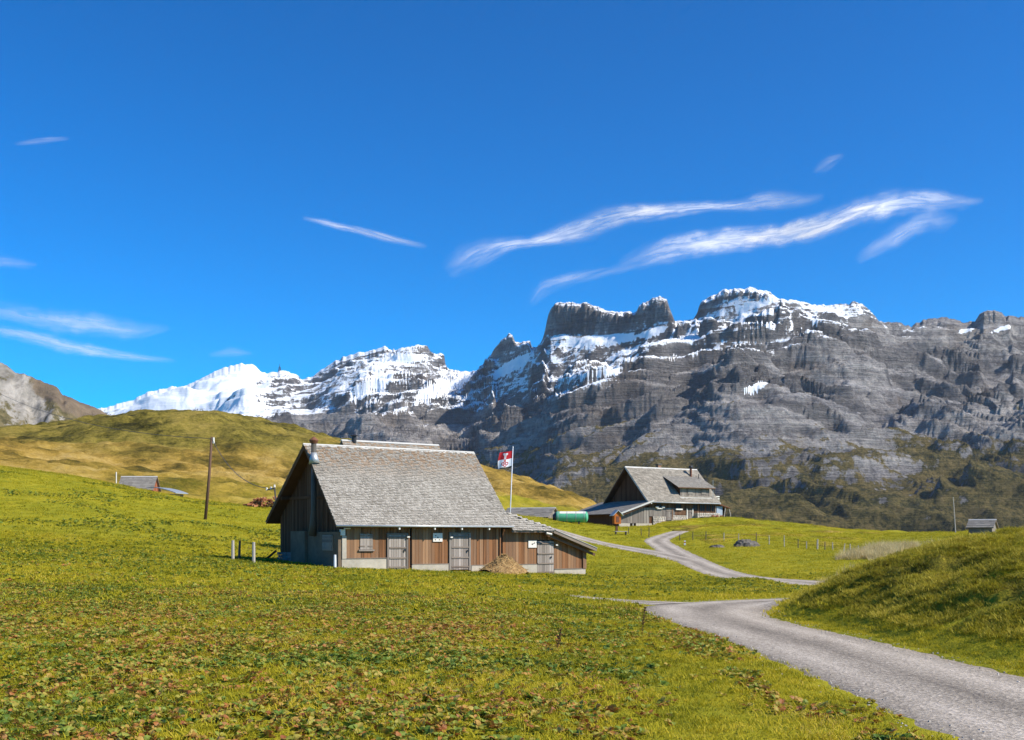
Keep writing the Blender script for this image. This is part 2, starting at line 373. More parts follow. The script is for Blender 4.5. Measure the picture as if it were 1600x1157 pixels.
M['shingle2'] = shingle_mat('grey_shingle', (.225, .20, .165), (.125, .11, .09), (.34, .305, .255), False)
M['slate'] = shingle_mat('fibre_slab', (.20, .183, .16), (.14, .128, .112), (.27, .25, .22), False)

def plain(name, col, var=.25, scale=6, rough=.85, spec=.2, metal=0, bmp=.2):
    m, nt, b = new_mat(name, rough, spec); co = objco(nt)
    n1 = noise(nt, co, scale, 5, .6); n2 = noise(nt, co, scale * .22, 3, .5)
    f = mth(nt, 'ADD', mth(nt, 'MULTIPLY', n1, .5), mth(nt, 'MULTIPLY', n2, .5))
    c = ramp(nt, f, [(.3, tuple(v * (1 - var) for v in col)), (.7, tuple(min(1, v * (1 + var)) for v in col))])
    nt.links.new(c, b.inputs['Base Color']); b.inputs['Metallic'].default_value = metal
    if bmp: bump(nt, b, n1, bmp, .02)
    return m
M['concrete'] = plain('concrete', (.42, .38, .31), .22, 5)
M['concrete_d'] = plain('shaded_concrete', (.155, .115, .078), .3, 4)  # concrete copy, darkened and warmed as the shaded gable side
M['stone'] = plain('field_stone', (.5, .45, .38), .35, 3, bmp=.5)
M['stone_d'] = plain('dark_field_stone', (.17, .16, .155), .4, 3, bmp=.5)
M['rock'] = plain('boulder', (.13, .115, .10), .5, 2.5, bmp=.8)
M['metal'] = plain('galvanised_metal', (.42, .44, .45), .15, 8, .5, .5, .5, .05)
M['pipe'] = plain('grey_pipe', (.09, .082, .07), .2, 4, .6, .3)
M['darkmetal'] = plain('dark_metal', (.03, .028, .03), .2, 8, .5, .4)
M['rust'] = plain('rusty_metal', (.17, .07, .04), .4, 8, .8, .3)
M['white'] = plain('white_paint', (.72, .69, .62), .1, 8, .6)
M['ink'] = plain('dark_print', (.05, .035, .03), .1, 8)
M['red'] = plain('red_cloth', (.42, .02, .03), .1, 6, .8)
M['wcloth'] = plain('white_cloth', (.72, .74, .8), .05, 6, .8)
M['green'] = plain('green_tank_paint', (.09, .40, .23), .22, 2, .55, .35, 0, 0)
M['glass'] = plain('dark_window', (.015, .016, .018), .1, 3, .45, .25, 0, 0)
M['bluesheet'] = plain('blue_sheet', (.32, .38, .46), .15, 3, .5)
M['ridge'] = plain('ridge_cap', (.5, .49, .46), .12, 6, .6, .4)
M['void'] = plain('shade_black', (.008, .006, .005), .1, 3)  # near-black colour stands in for shade in openings and behind boards
M['brick'] = plain('chimney_brick', (.26, .15, .10), .35, 12)

# ground
def ground_mat():
    m, nt, b = new_mat('meadow_ground', .95, .08); p = geopos(nt)
    n1 = noise(nt, p, .35, 6, .62); n2 = noise(nt, p, 2.6, 5, .65); n3 = noise(nt, p, 14, 4, .7)
    nf = noise(nt, mapping(nt, p, (1, .7, 1.5)), .05, 7, .65)
    grass = ramp(nt, mth(nt, 'ADD', mth(nt, 'MULTIPLY', n1, .5), mth(nt, 'ADD', mth(nt, 'MULTIPLY', n2, .3), mth(nt, 'MULTIPLY', n3, .25))),
                 [(.34, (.06, .08, .008)), (.47, (.21, .21, .012)), (.58, (.31, .275, .015)), (.70, (.40, .33, .03))])
    gold = ramp(nt, mth(nt, 'ADD', mth(nt, 'MULTIPLY', nf, .8), mth(nt, 'MULTIPLY', noise(nt, p, .6, 4, .7), .2)),
                [(.38, (.085, .068, .014)), (.45, (.23, .155, .028)), (.52, (.42, .27, .055)), (.62, (.58, .40, .13))])
    olive = ramp(nt, mth(nt, 'ADD', mth(nt, 'MULTIPLY', nf, .6), mth(nt, 'MULTIPLY', noise(nt, p, .45, 6, .75), .4)),
                 [(.39, (.035, .033, .008)), (.45, (.11, .092, .017)), (.52, (.24, .19, .035)), (.62, (.38, .28, .065))])
    gv = noise(nt, mapping(nt, p, (1, 1, 1)), .9, 6, .75)
    mound = ramp(nt, mth(nt, 'ADD', mth(nt, 'MULTIPLY', gv, .6), mth(nt, 'MULTIPLY', n3, .4)),
                 [(.38, (.04, .038, .010)), (.47, (.12, .105, .016)), (.56, (.24, .20, .022)), (.68, (.34, .27, .035))])
    c = mix(nt, attr(nt, 'dry'), grass, gold)
    c = mix(nt, attr(nt, 'olive'), c, olive)
    c = mix(nt, attr(nt, 'mound'), c, mound)
    c = mix(nt, attr(nt, 'dirt'), c, ramp(nt, n3, [(.3, (.2, .175, .14)), (.7, (.38, .34, .28))]))
    nt.links.new(c, b.inputs['Base Color'])
    far_t = mth(nt, 'MULTIPLY', noise(nt, mapping(nt, p, (1, 1.6, 2)), .22, 6, .75), mth(nt, 'MULTIPLY', mth(nt, 'MAXIMUM', attr(nt, 'dry'), attr(nt, 'olive')), 22.0))
    bump(nt, b, mth(nt, 'ADD', far_t, mth(nt, 'ADD', mth(nt, 'MULTIPLY', n2, .7), mth(nt, 'MULTIPLY', n3, .5))), .9, .12)
    return m
def road_mat():
    m, nt, b = new_mat('gravel_road', .9, .2); p = geopos(nt)
    n = noise(nt, p, 26, 5, .75); v = nt.nodes.new('ShaderNodeTexVoronoi'); v.inputs['Scale'].default_value = 22; nt.links.new(p, v.inputs['Vector'])
    big = noise(nt, mapping(nt, p, (1, .18, 1)), 1.3, 5, .6)
    cr = attr(nt, 'across')      # -1..1 across the road: two paler wheel tracks, darker crown
    w = mth(nt, 'ABSOLUTE', mth(nt, 'SUBTRACT', mth(nt, 'ABSOLUTE', cr), .5))
    f = mth(nt, 'ADD', mth(nt, 'MULTIPLY', n, .5), mth(nt, 'ADD', mth(nt, 'MULTIPLY', v.outputs['Color'], .22), mth(nt, 'SUBTRACT', mth(nt, 'ADD', .17, mth(nt, 'MULTIPLY', big, .28)), mth(nt, 'MULTIPLY', w, .34))))
    c = ramp(nt, f, [(.34, (.10, .085, .068)), (.48, (.215, .185, .15)), (.60, (.34, .295, .24)), (.78, (.58, .51, .43))])
    nt.links.new(c, b.inputs['Base Color']); bump(nt, b, mth(nt, 'ADD', n, mth(nt, 'MULTIPLY', v.outputs['Distance'], .6)), .7, .03); return m
M['ground'] = ground_mat(); M['road'] = road_mat()

# ------------------------------------------------------------------ ground sheet
def build_ground():
    az = np.concatenate([np.radians(np.linspace(-180, -36, 40)[:-1]), np.radians(np.linspace(-36, -29, 24)[:-1]), np.radians(np.linspace(-29, 29, 800)),
                         np.radians(np.linspace(29, 36, 24)[1:]), np.radians(np.linspace(36, 180, 40)[1:-1])])
    R = np.concatenate([[.3, 1, 2, 3, 4], np.exp(np.linspace(math.log(5), math.log(60), 235))[:], np.exp(np.linspace(math.log(60), math.log(620), 330))[1:], [700, 800, 1000, 1400, 2200, 4000, 7600]])
    A, RR = np.meshgrid(az, R, indexing='ij')
    X = RR * np.sin(A); Y = RR * np.cos(A)
    Z = terrain(X, Y)
    side = sstep(.9, 1.6, np.abs(A))             # behind the camera the meadow just goes on
    Z = Z * (1 - side) + (-1.75 + .0 * X) * side + side * .5 * fbm(X * .02, Y * .02, 3, 2) * sstep(10, 60, RR)
    f = sstep(620, 1600, RR)
    Z = Z * (1 - f) - 260 * f
    D = RR
    lxb, lyb = frame(BO, BTH, X, Y)
    n = fbm(X * .012, Y * .018, 4, 51)
    dry = sstep(128, 170, D + 30 * n) * (X < 70)
    dry = dry * sstep(.60, .30, X / np.maximum(Y, 1)) * (1 - sstep(14, 22, X) * (1 - sstep(200, 240, D)))
    gflat = np.exp(-((X + 4) / 60) ** 2) * sstep(140, 180, D) * (1 - sstep(250, 300, D))   # green pasture strip behind the barn
    dry = dry * (1 - .75 * gflat)
    dry = np.maximum(dry, .75 * sstep(.12, .4, fbm(X * .11, Y * .11, 3, 61)) * sstep(95, 120, D) * (X > 20))
    up = (Z - 22) / 20
    olive = np.clip(sstep(300, 350, Y + 40 * n) * (X < -30) * sstep(-.2, .45, up + 1.0 * fbm(X * .014, Y * .03, 3, 71)), 0, 1)
    mh, _ = mound_h(X, Y); mound = sstep(.25, 1.0, mh) * sstep(-.15, .25, .25 + fbm(X * .3, Y * .3, 3, 81) - .10 * np.maximum(X - 11, 0))
    dirt = box_mask(lxb, lyb, 6.5, 10.5, -1.1, .4, .7) * sstep(-.1, .25, fbm(X * .9, Y * .9, 3, 91) + .15)
    dirt = np.maximum(dirt, box_mask(lxb, lyb, 16.2, 18, -.6, .4, .6))
    grid_mesh('ground', X, Y, Z, M['ground'], attrs={'dry': dry, 'olive': olive, 'mound': mound, 'dirt': dirt}, wrap=True, kind='structure')
build_ground()

def build_road(name, P, W, lift):
    d = np.gradient(P, axis=0); d /= np.linalg.norm(d, axis=1)[:, None] + 1e-9
    nrm = np.stack([d[:, 1], -d[:, 0]], 1)
    s = np.array([-1.12, -1.0, -.75, -.5, -.25, 0, .25, .5, .75, 1.0, 1.12])
    X = P[:, 0][:, None] + nrm[:, 0][:, None] * W[:, None] * s; Y = P[:, 1][:, None] + nrm[:, 1][:, None] * W[:, None] * s
    Z = terrain(X, Y, detail=False, carve=False) + lift - .02 * s ** 2
    Z[:, 0] -= .12; Z[:, -1] -= .12
    A = np.broadcast_to(s, X.shape)
    grid_mesh(name, X, Y, Z, M['road'], attrs={'across': A}, kind='structure')
build_road('road', PM, halfw('m', len(PM)), .0)
build_road('side_road', PB, halfw('b', len(PB)), .006)
build_road('footpath', PS, halfw('s', len(PS)), .003)

# ------------------------------------------------------------------ mountains
def mountain_mat():
    m, nt, b = new_mat('mountain_rock', .95, .1); p = geopos(nt)
    geo = nt.nodes.new('ShaderNodeNewGeometry'); sp = nt.nodes.new('ShaderNodeSeparateXYZ'); nt.links.new(geo.outputs['Normal'], sp.inputs[0])
    st = noise(nt, mapping(nt, p, (.35, .35, 3.2), rot=(0, .10, 0)), .006, 9, .72)
    n1 = noise(nt, p, .0045, 9, .66); n2 = noise(nt, p, .028, 7, .7)
    st2 = noise(nt, mapping(nt, p, (.12, .12, 2.6), rot=(0, .08, 0)), .022, 6, .75, 1.2)
    n3 = noise(nt, p, .085, 6, .8)
    rock = ramp(nt, mth(nt, 'ADD', mth(nt, 'MULTIPLY', st, .25), mth(nt, 'ADD', mth(nt, 'MULTIPLY', n2, .25), mth(nt, 'ADD', mth(nt, 'MULTIPLY', st2, .25), mth(nt, 'MULTIPLY', n3, .25)))),
                [(.40, (.075, .072, .078)), (.465, (.22, .208, .212)), (.52, (.40, .375, .365)), (.58, (.62, .58, .555))])
    brown = ramp(nt, n2, [(.35, (.10, .075, .055)), (.65, (.27, .20, .145))])
    rock = mix(nt, mth(nt, 'MULTIPLY', mrange(nt, n1, .52, .66), .55), rock, brown)
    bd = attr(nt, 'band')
    ledge_shade = mrange(nt, mth(nt, 'ADD', bd, mth(nt, 'MULTIPLY', mth(nt, 'SUBTRACT', n3, .5), 1.6)), .35, .75)
    rock = mix(nt, mth(nt, 'MULTIPLY', ledge_shade, .52), rock, (.05, .048, .055))  # dark tone paints the shade of the ledges into the rock colour
    veg = ramp(nt, mth(nt, 'ADD', mth(nt, 'MULTIPLY', n2, .6), mth(nt, 'MULTIPLY', noise(nt, p, .12, 5, .7), .4)),
               [(.38, (.014, .020, .008)), (.45, (.055, .052, .016)), (.52, (.15, .12, .040)), (.64, (.27, .20, .08))])
    va = mrange(nt, mth(nt, 'ADD', attr(nt, 'veg'), mth(nt, 'ADD', mth(nt, 'MULTIPLY', mth(nt, 'SUBTRACT', n2, .5), 2.0), mth(nt, 'SUBTRACT', mth(nt, 'MULTIPLY', mth(nt, 'SUBTRACT', sp.outputs[2], .62), .7), mth(nt, 'MULTIPLY', ledge_shade, .35)))), .40, .62)
    c = mix(nt, va, rock, veg)
    sn = mth(nt, 'ADD', attr(nt, 'snow'), mth(nt, 'ADD', mth(nt, 'ADD', mth(nt, 'MULTIPLY', mth(nt, 'SUBTRACT', n2, .5), 1.7), mth(nt, 'ADD', mth(nt, 'MULTIPLY', mth(nt, 'SUBTRACT', n3, .5), 1.7), mth(nt, 'MULTIPLY', mth(nt, 'SUBTRACT', st2, .5), 1.7))), mth(nt, 'SUBTRACT', mth(nt, 'MULTIPLY', mth(nt, 'SUBTRACT', sp.outputs[2], .60), 1.1), mth(nt, 'MULTIPLY', mth(nt, 'SUBTRACT', ledge_shade, .3), .22))))
    sf = mth(nt, 'MULTIPLY', mrange(nt, sn, .46, .66), mrange(nt, attr(nt, 'snow'), .08, .2))
    c = mix(nt, sf, c, (.80, .83, .88))
    nt.links.new(c, b.inputs['Base Color'])
    bmp = nt.nodes.new('ShaderNodeBump'); bmp.inputs['Distance'].default_value = 26.0
    nt.links.new(mth(nt, 'SUBTRACT', 1.0, mth(nt, 'MULTIPLY', sf, .75)), bmp.inputs['Strength'])
    nt.links.new(mth(nt, 'ADD', mth(nt, 'ADD', mth(nt, 'MULTIPLY', n2, 1.0), mth(nt, 'MULTIPLY', n3, .45)), mth(nt, 'ADD', mth(nt, 'MULTIPLY', st, 1.2), mth(nt, 'MULTIPLY', st2, 1.0))), bmp.inputs['Height'])
    nt.links.new(bmp.outputs[0], b.inputs['Normal'])
    return m
M['mountain'] = mountain_mat()
RIDGE = [(-400,700),(0,690),(110,655),(150,641),(185,632),(200,628),(235,612),(270,605),(285,607),(300,600),(320,590),(335,580),(350,575),(380,569),(395,570),(402,577),(410,583),(430,582),(437,579),(445,579),(455,582),(465,588),(470,593),(485,590),(500,580),(520,567),(545,555),(560,550),(575,551),(590,545),(605,543),(612,548),(625,546),(640,543),(655,543),(670,548),(685,560),(695,575),(705,581),(720,584),(740,579),(746,578),(756,573),(765,565),(768,553),(775,540),(785,531),(795,521),(801,526),(805,534),(812,537),(819,532),(828,532),(831,543),(841,541),(849,526),(853,510),(857,493),(862,479),(868,473),(882,472),(899,473),(910,472),(926,478),(948,485),(967,488),(995,487),(999,477),(1008,472),(1017,467),(1031,462),(1042,468),(1046,482),(1054,501),(1066,504),(1083,500),(1088,493),(1092,480),(1097,471),(1105,467),(1132,453),(1160,452),(1175,450),(1190,454),(1204,457),(1216,467),(1240,474),(1271,478),(1307,476),(1335,473),(1353,478),(1364,492),(1374,503),(1399,504),(1424,510),(1434,503),(1452,499),(1470,497),(1491,497),(1505,504),(1516,501),(1523,504),(1531,492),(1537,487),(1555,487),(1576,494),(1600,497),(1680,492),(1800,480),(2000,500),(2300,560)]
def pxi(px, T): return np.interp(px, [t[0] for t in T], [t[1] for t in T])
def build_mountain():
    NC, NR = 1250, 400
    px = np.concatenate([np.linspace(-420, 130, 90)[:-1], np.linspace(130, 1640, NC - 200), np.linspace(1640, 2250, 112)[1:]])
    v = np.linspace(0, 1, NR)
    PX, V = np.meshgrid(px, v, indexing='ij'); u = (PX - 800) / FPX
    fine = fbm(PX * .11, PX * 0 + .5, 4, 7) * 4.5
    ry = pxi(PX, RIDGE) + fine
    rs = _blur(pxi(px, RIDGE)[None], 14.0, 1)[0][:, None] + 0 * PX
    Yb = 1900 + 0 * PX
    Yr = pxi(PX, [(-420, 6200), (500, 6200), (700, 5600), (760, 4900), (860, 4400), (1200, 3900), (2250, 3700)])
    Y = Yb + (Yr - Yb) * V
    # height profile of the face: steeper towards the top
    prow_b = 838 + 1700 * 290 / 1900.
    zb = -290.0; zr = (HOR - rs) * Yr / FPX; zt_ = (HOR - ry) * Yr / FPX
    steep = pxi(PX, [(-420, 1.15), (480, 1.15), (700, 1.1), (800, 1.25), (1100, 1.1), (1600, .95), (2250, .95)])
    prof = V ** steep
    z = zb + (zr - zb) * prof + (zt_ - zr) * sstep(.93, 1.0, V)
    X = u * Y
    top = 1 - sstep(.86, 1.0, V)
    top2 = 1 - sstep(.95, 1.0, V)
    # large gullies and shoulders
    S = Y
    wx = X + 260 * fbm(X * .0012, S * .0012, 2, 3); ws = S + 260 * fbm(X * .0012 + 9, S * .0012, 2, 4)
    big = ridged(wx * .0009 + ws * .0006, ws * .0012, 3, 11) - .55
    body = top * sstep(.0, .25, V)
    rug = (.42 + .58 * sstep(.25, .62, V)) * (1 - .72 * sstep(620, 470, PX) * sstep(.5, .8, V)) * top2
    z = z + (130 * big + 190 * fbm(wx * .0008, ws * .0022, 5, 13)) * body
    # strata: the beds rise to the right in the middle of the range and fall again at its right end
    LZ = pxi(PX, [(-420, -330), (500, -210), (800, -80), (1050, 60), (1250, 90), (1450, 20), (1650, -110), (2250, -330)])
    sb = (z - LZ)
    band = np.zeros_like(z)  # cliff mask, used to paint ledge shade in the rock colour
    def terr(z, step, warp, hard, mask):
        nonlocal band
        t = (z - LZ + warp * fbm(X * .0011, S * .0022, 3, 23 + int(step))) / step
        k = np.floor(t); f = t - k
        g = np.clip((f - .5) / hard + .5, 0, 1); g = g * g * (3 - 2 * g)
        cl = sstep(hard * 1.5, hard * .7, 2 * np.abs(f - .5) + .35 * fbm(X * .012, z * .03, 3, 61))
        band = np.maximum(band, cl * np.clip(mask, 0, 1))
        return z + (k + g - t) * step * mask
    ma = sstep(-.30, .30, fbm(X * .0012, S * .0030, 3, 29)) * top2
    rk = ridged(X * .0024 + sb * .003, sb * .011, 4, 47)
    z = z + 46 * (rk - .45) * rug * body
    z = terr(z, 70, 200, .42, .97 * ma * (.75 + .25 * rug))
    z = z + 44 * fbm(X * .0034 + sb * .002, sb * .021, 5, 37) * rug
    mb = sstep(-.25, .35, fbm(X * .0022, S * .005, 3, 39)) * top2
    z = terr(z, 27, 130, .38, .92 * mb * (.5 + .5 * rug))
    z = z + 15 * fbm(X * .0065, S * .036, 4, 57) * rug + 4 * (ridged(X * .04, S * .07, 2, 59) - .4) * rug
    # castle-like crag: a vertical wall above a snow apron
    def crag(x0, x1, base, w=6):
        nonlocal z
        win = sstep(x0 - w, x0 + w, PX) * (1 - sstep(x1 - w, x1 + w, PX))
        bs = _blur(pxi(px, base)[None], 6.0, 1)[0][:, None] + 0 * PX; by = bs
        zc = (HOR - by) * Y / FPX
        vv = sstep(.955, .962, V + .004 * fbm(PX * .25, V * 40, 2, 78))
        # below v=.955: descend from the foot of the wall; above: up to the ridge
        zf = zc - (.955 - V) * 5200 * .55
        m = win * sstep(.78, .93, V)
        zt = (HOR - ry) * Y / FPX - 14 * (1 - V) / .045 + 12 * (ridged(PX * .09, V * 9, 3, 79) - .4) * (1 - sstep(.985, 1., V))
        znew = np.where(V > .9555, zf * (1 - vv) + zt * vv, zf + 60 * fbm(X * .008, S * .016, 5, 80) * sstep(.9555, .94, V))
        z = z * (1 - m) + znew * m
    crag(853, 1054, [(850, 525), (868, 521), (900, 521), (945, 524), (975, 518), (1000, 512), (1054, 504)])
    crag(773, 829, [(770, 560), (795, 548), (812, 546), (830, 546)], 4)
    crag(1093, 1215, [(1090, 500), (1130, 472), (1160, 466), (1215, 478)], 6)
    crag(1534, 1580, [(1530, 508), (1580, 506)], 4)
    # attributes of the surface itself
    pyv = HOR - z * FPX / Y
    sl = pxi(PX, [(-420, 640), (200, 650), (330, 648), (480, 645), (520, 636), (600, 640), (660, 645), (740, 640), (800, 625), (870, 612), (960, 598), (1020, 566), (1090, 552), (1160, 540), (1230, 528), (1300, 518), (1370, 514), (1450, 508), (1520, 506), (1600, 505), (2250, 500)])
    amt = pxi(PX, [(-420, .8), (200, .85), (290, 1.15), (400, 1.0), (430, .54), (520, .50), (700, .52), (780, .56), (850, .64), (1000, .64), (1100, .64), (1300, .52), (1400, .36), (1600, .38), (2250, .3)])
    snow = amt * (1 - sstep(-14, 22, pyv - sl + 26 * fbm(X * .004, S * .004, 3, 91)))
    def blob(cx, cy, ax, ay, ang, s):
        nonlocal snow
        dx = PX - cx; dy = pyv - cy; c, sn_ = math.cos(ang), math.sin(ang)
        a = (dx * c + dy * sn_) / ax; b = (-dx * sn_ + dy * c) / ay
        snow = np.maximum(snow, 1.35 * s * (1 - sstep(.6, 1.15, np.sqrt(a * a + b * b) + .25 * fbm(PX * .08, pyv * .12, 3, 93))))
    blob(345, 596, 52, 24, -.35, 1.8); blob(580, 603, 42, 12, -.45, 1.6); blob(690, 606, 55, 10, -.42, 1.6)
    blob(625, 562, 40, 8, -.1, 1.3); blob(935, 532, 75, 8, -.10, 1.7); blob(1020, 520, 28, 6, -.3, 1.5); blob(940, 583, 40, 6, -.18, 1.5)
    blob(1178, 606, 22, 5, -.35, 1.7); blob(800, 572, 40, 9, -.55, 1.4); blob(1175, 478, 40, 5, -.2, 1.4); blob(1270, 497, 14, 4, .6, 1.4); blob(1510, 516, 14, 4, -.3, 1.3)
    blob(1570, 513, 30, 3, -.3, 1.1)
    cap_ = sstep(.955, .965, V) * sstep(760, 775, PX); snow = snow * (1 - cap_) + np.minimum(snow, pxi(PX, [(770, .34), (1056, .37), (1090, .50), (1215, .50), (1260, .34), (1360, .34), (1420, .12), (2250, .12)])) * cap_; snow = snow - .0 * sstep(.955, .97, V) * (sstep(760, 780, PX)) * (1 - .6 * sstep(1090, 1120, PX)); snow = snow - .10 * sstep(.93, .97, V) * sstep(470, 520, PX)
    vl = pxi(PX, [(-420, 730), (600, 760), (760, 745), (900, 720), (1100, 705), (1300, 735), (1450, 730), (1600, 690), (2250, 690)])
    veg = sstep(-110, 90, pyv - vl + 110 * fbm(X * .0028, sb * .007, 5, 95)) * 1.08
    # back side
    kb = 8; Xb = []; Yk = []; Zk = []; 
    for i in range(1, kb):
        Yk.append(Y[:, -1] + 220 * i); Zk.append(z[:, -1] - 130 * i ** 1.2); Xb.append(X[:, -1] * (Y[:, -1] + 60 * i) / Y[:, -1])
    X = np.concatenate([X, np.array(Xb).T], 1); Y = np.concatenate([Y, np.array(Yk).T], 1); z = np.concatenate([z, np.array(Zk).T], 1)
    ext = lambda a: np.concatenate([a, np.repeat(a[:, -1:], kb - 1, 1)], 1)
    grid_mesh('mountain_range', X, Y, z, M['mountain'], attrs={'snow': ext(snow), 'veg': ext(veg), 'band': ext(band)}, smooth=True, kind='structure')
build_mountain()

def scree_mat():
    m, nt, b = new_mat('scree_mountain', .95, .1); p = geopos(nt)
    n1 = noise(nt, p, .02, 8, .68); n2 = noise(nt, mapping(nt, p, (1.6, 1, .5), rot=(0, .6, 0)), .03, 7, .7)
    grass = ramp(nt, noise(nt, p, .09, 6, .7), [(.35, (.055, .05, .022)), (.5, (.12, .10, .045)), (.65, (.19, .15, .08))])
    rock = ramp(nt, n2, [(.35, (.13, .12, .105)), (.5, (.24, .22, .19)), (.65, (.37, .34, .30))])
    brown = ramp(nt, n1, [(.35, (.09, .07, .05)), (.65, (.22, .165, .11))])
    c = mix(nt, mrange(nt, mth(nt, 'ADD', attr(nt, 'scree'), mth(nt, 'MULTIPLY', mth(nt, 'SUBTRACT', n2, .5), 3.0)), .35, .6), grass, rock)
    c = mix(nt, mrange(nt, attr(nt, 'brown'), .3, .8), c, brown)
    nt.links.new(c, b.inputs['Base Color']); bump(nt, b, mth(nt, 'ADD', n1, n2), .8, 6.0); return m
M['scree'] = scree_mat()
def build_left_mountain():
    px = np.linspace(-900, 330, 420); v = np.linspace(0, 1, 150)
    PX, V = np.meshgrid(px, v, indexing='ij'); u = (PX - 800) / FPX
    R = [(-900, 520), (-400, 500), (-120, 520), (-40, 548), (0, 566), (10, 571), (25, 583), (40, 585), (60, 594), (75, 600), (90, 605), (97, 617), (112, 622), (128, 630), (150, 637), (200, 668), (330, 740)]
    ry = pxi(PX, R) + 2.0 * fbm(PX * .15, PX * 0, 3, 5)
    Yb = 900.; Yr = 1500.; Y = Yb + (Yr - Yb) * V; zb = -120.; zr = (HOR - ry) * Yr / FPX
    z = zb + (zr - zb) * V ** 1.05; X = u * Y
    tp = 1 - sstep(.9, 1., V)
    z = z + (38 * (ridged(X * .006 + Y * .003, Y * .004, 4, 3) - .5) + 10 * fbm(X * .03, Y * .03, 4, 6)) * tp
    pyv = HOR - z * FPX / Y
    scree = .55 * np.exp(-((PX - 20 - (pyv - 620) * .45) / 42) ** 2) + .35 * np.exp(-((PX - 70 - (pyv - 640) * 1.0) / 26) ** 2)
    brown = sstep(25, 70, PX) * (1 - sstep(14, 40, pyv - ry))
    X = np.concatenate([X, X[:, -1:] * 1.3], 1); Y = np.concatenate([Y, Y[:, -1:] * 1.3], 1); z = np.concatenate([z, z[:, -1:] * 0 - 200], 1)
    e = lambda a: np.concatenate([a, a[:, -1:]], 1)
    grid_mesh('scree_mountain', X, Y, z, M['scree'], attrs={'scree': e(scree), 'brown': e(brown)}, kind='structure')
build_left_mountain()

# ------------------------------------------------------------------ shingled roof plane
def shingles(name, P0, ex, es, Lx, Ls, rowh, wavg, mat, parent, off=.0, thick=.034, seed=1, keep=None):
    """courses of overlapping shingles on the plane P0 + s*es (up the slope) + x*ex"""
    r = random.Random(seed); mb = MB(); P0 = Vector(P0); ex = Vector(ex).normalized(); es = Vector(es).normalized(); nn = ex.cross(es).normalized()
    if nn.z < 0: nn = -nn
    rows = int(Ls / rowh) + 1
    for i in range(rows):
        s0 = i * rowh - .02; s1 = min(s0 + rowh * 1.35, Ls)
        x = -r.random() * wavg
        while x < Lx:
            w = wavg * r.uniform(.65, 1.4); a = max(x, 0); b = min(x + w - .008, Lx)
            if b - a > .03 and (keep is None or keep((a + b) / 2, s0)):
                j = r.uniform(-.018, .018); t = thick * r.uniform(.7, 1.6); q = s0 + j
                o0 = nn * (off + t); o1 = nn * (off + .004)
                p = [P0 + ex * a + es * q + o0, P0 + ex * b + es * q + o0, P0 + ex * b + es * s1 + o1, P0 + ex * a + es * s1 + o1,
                     P0 + ex * a + es * q + nn * off, P0 + ex * b + es * q + nn * off]
                mb.add(p, [(0, 1, 2, 3), (4, 5, 1, 0), (4, 0, 3), (1, 5, 2)], r.random())
            x += w
    return mb.build(name, mat, parent, kind='stuff')

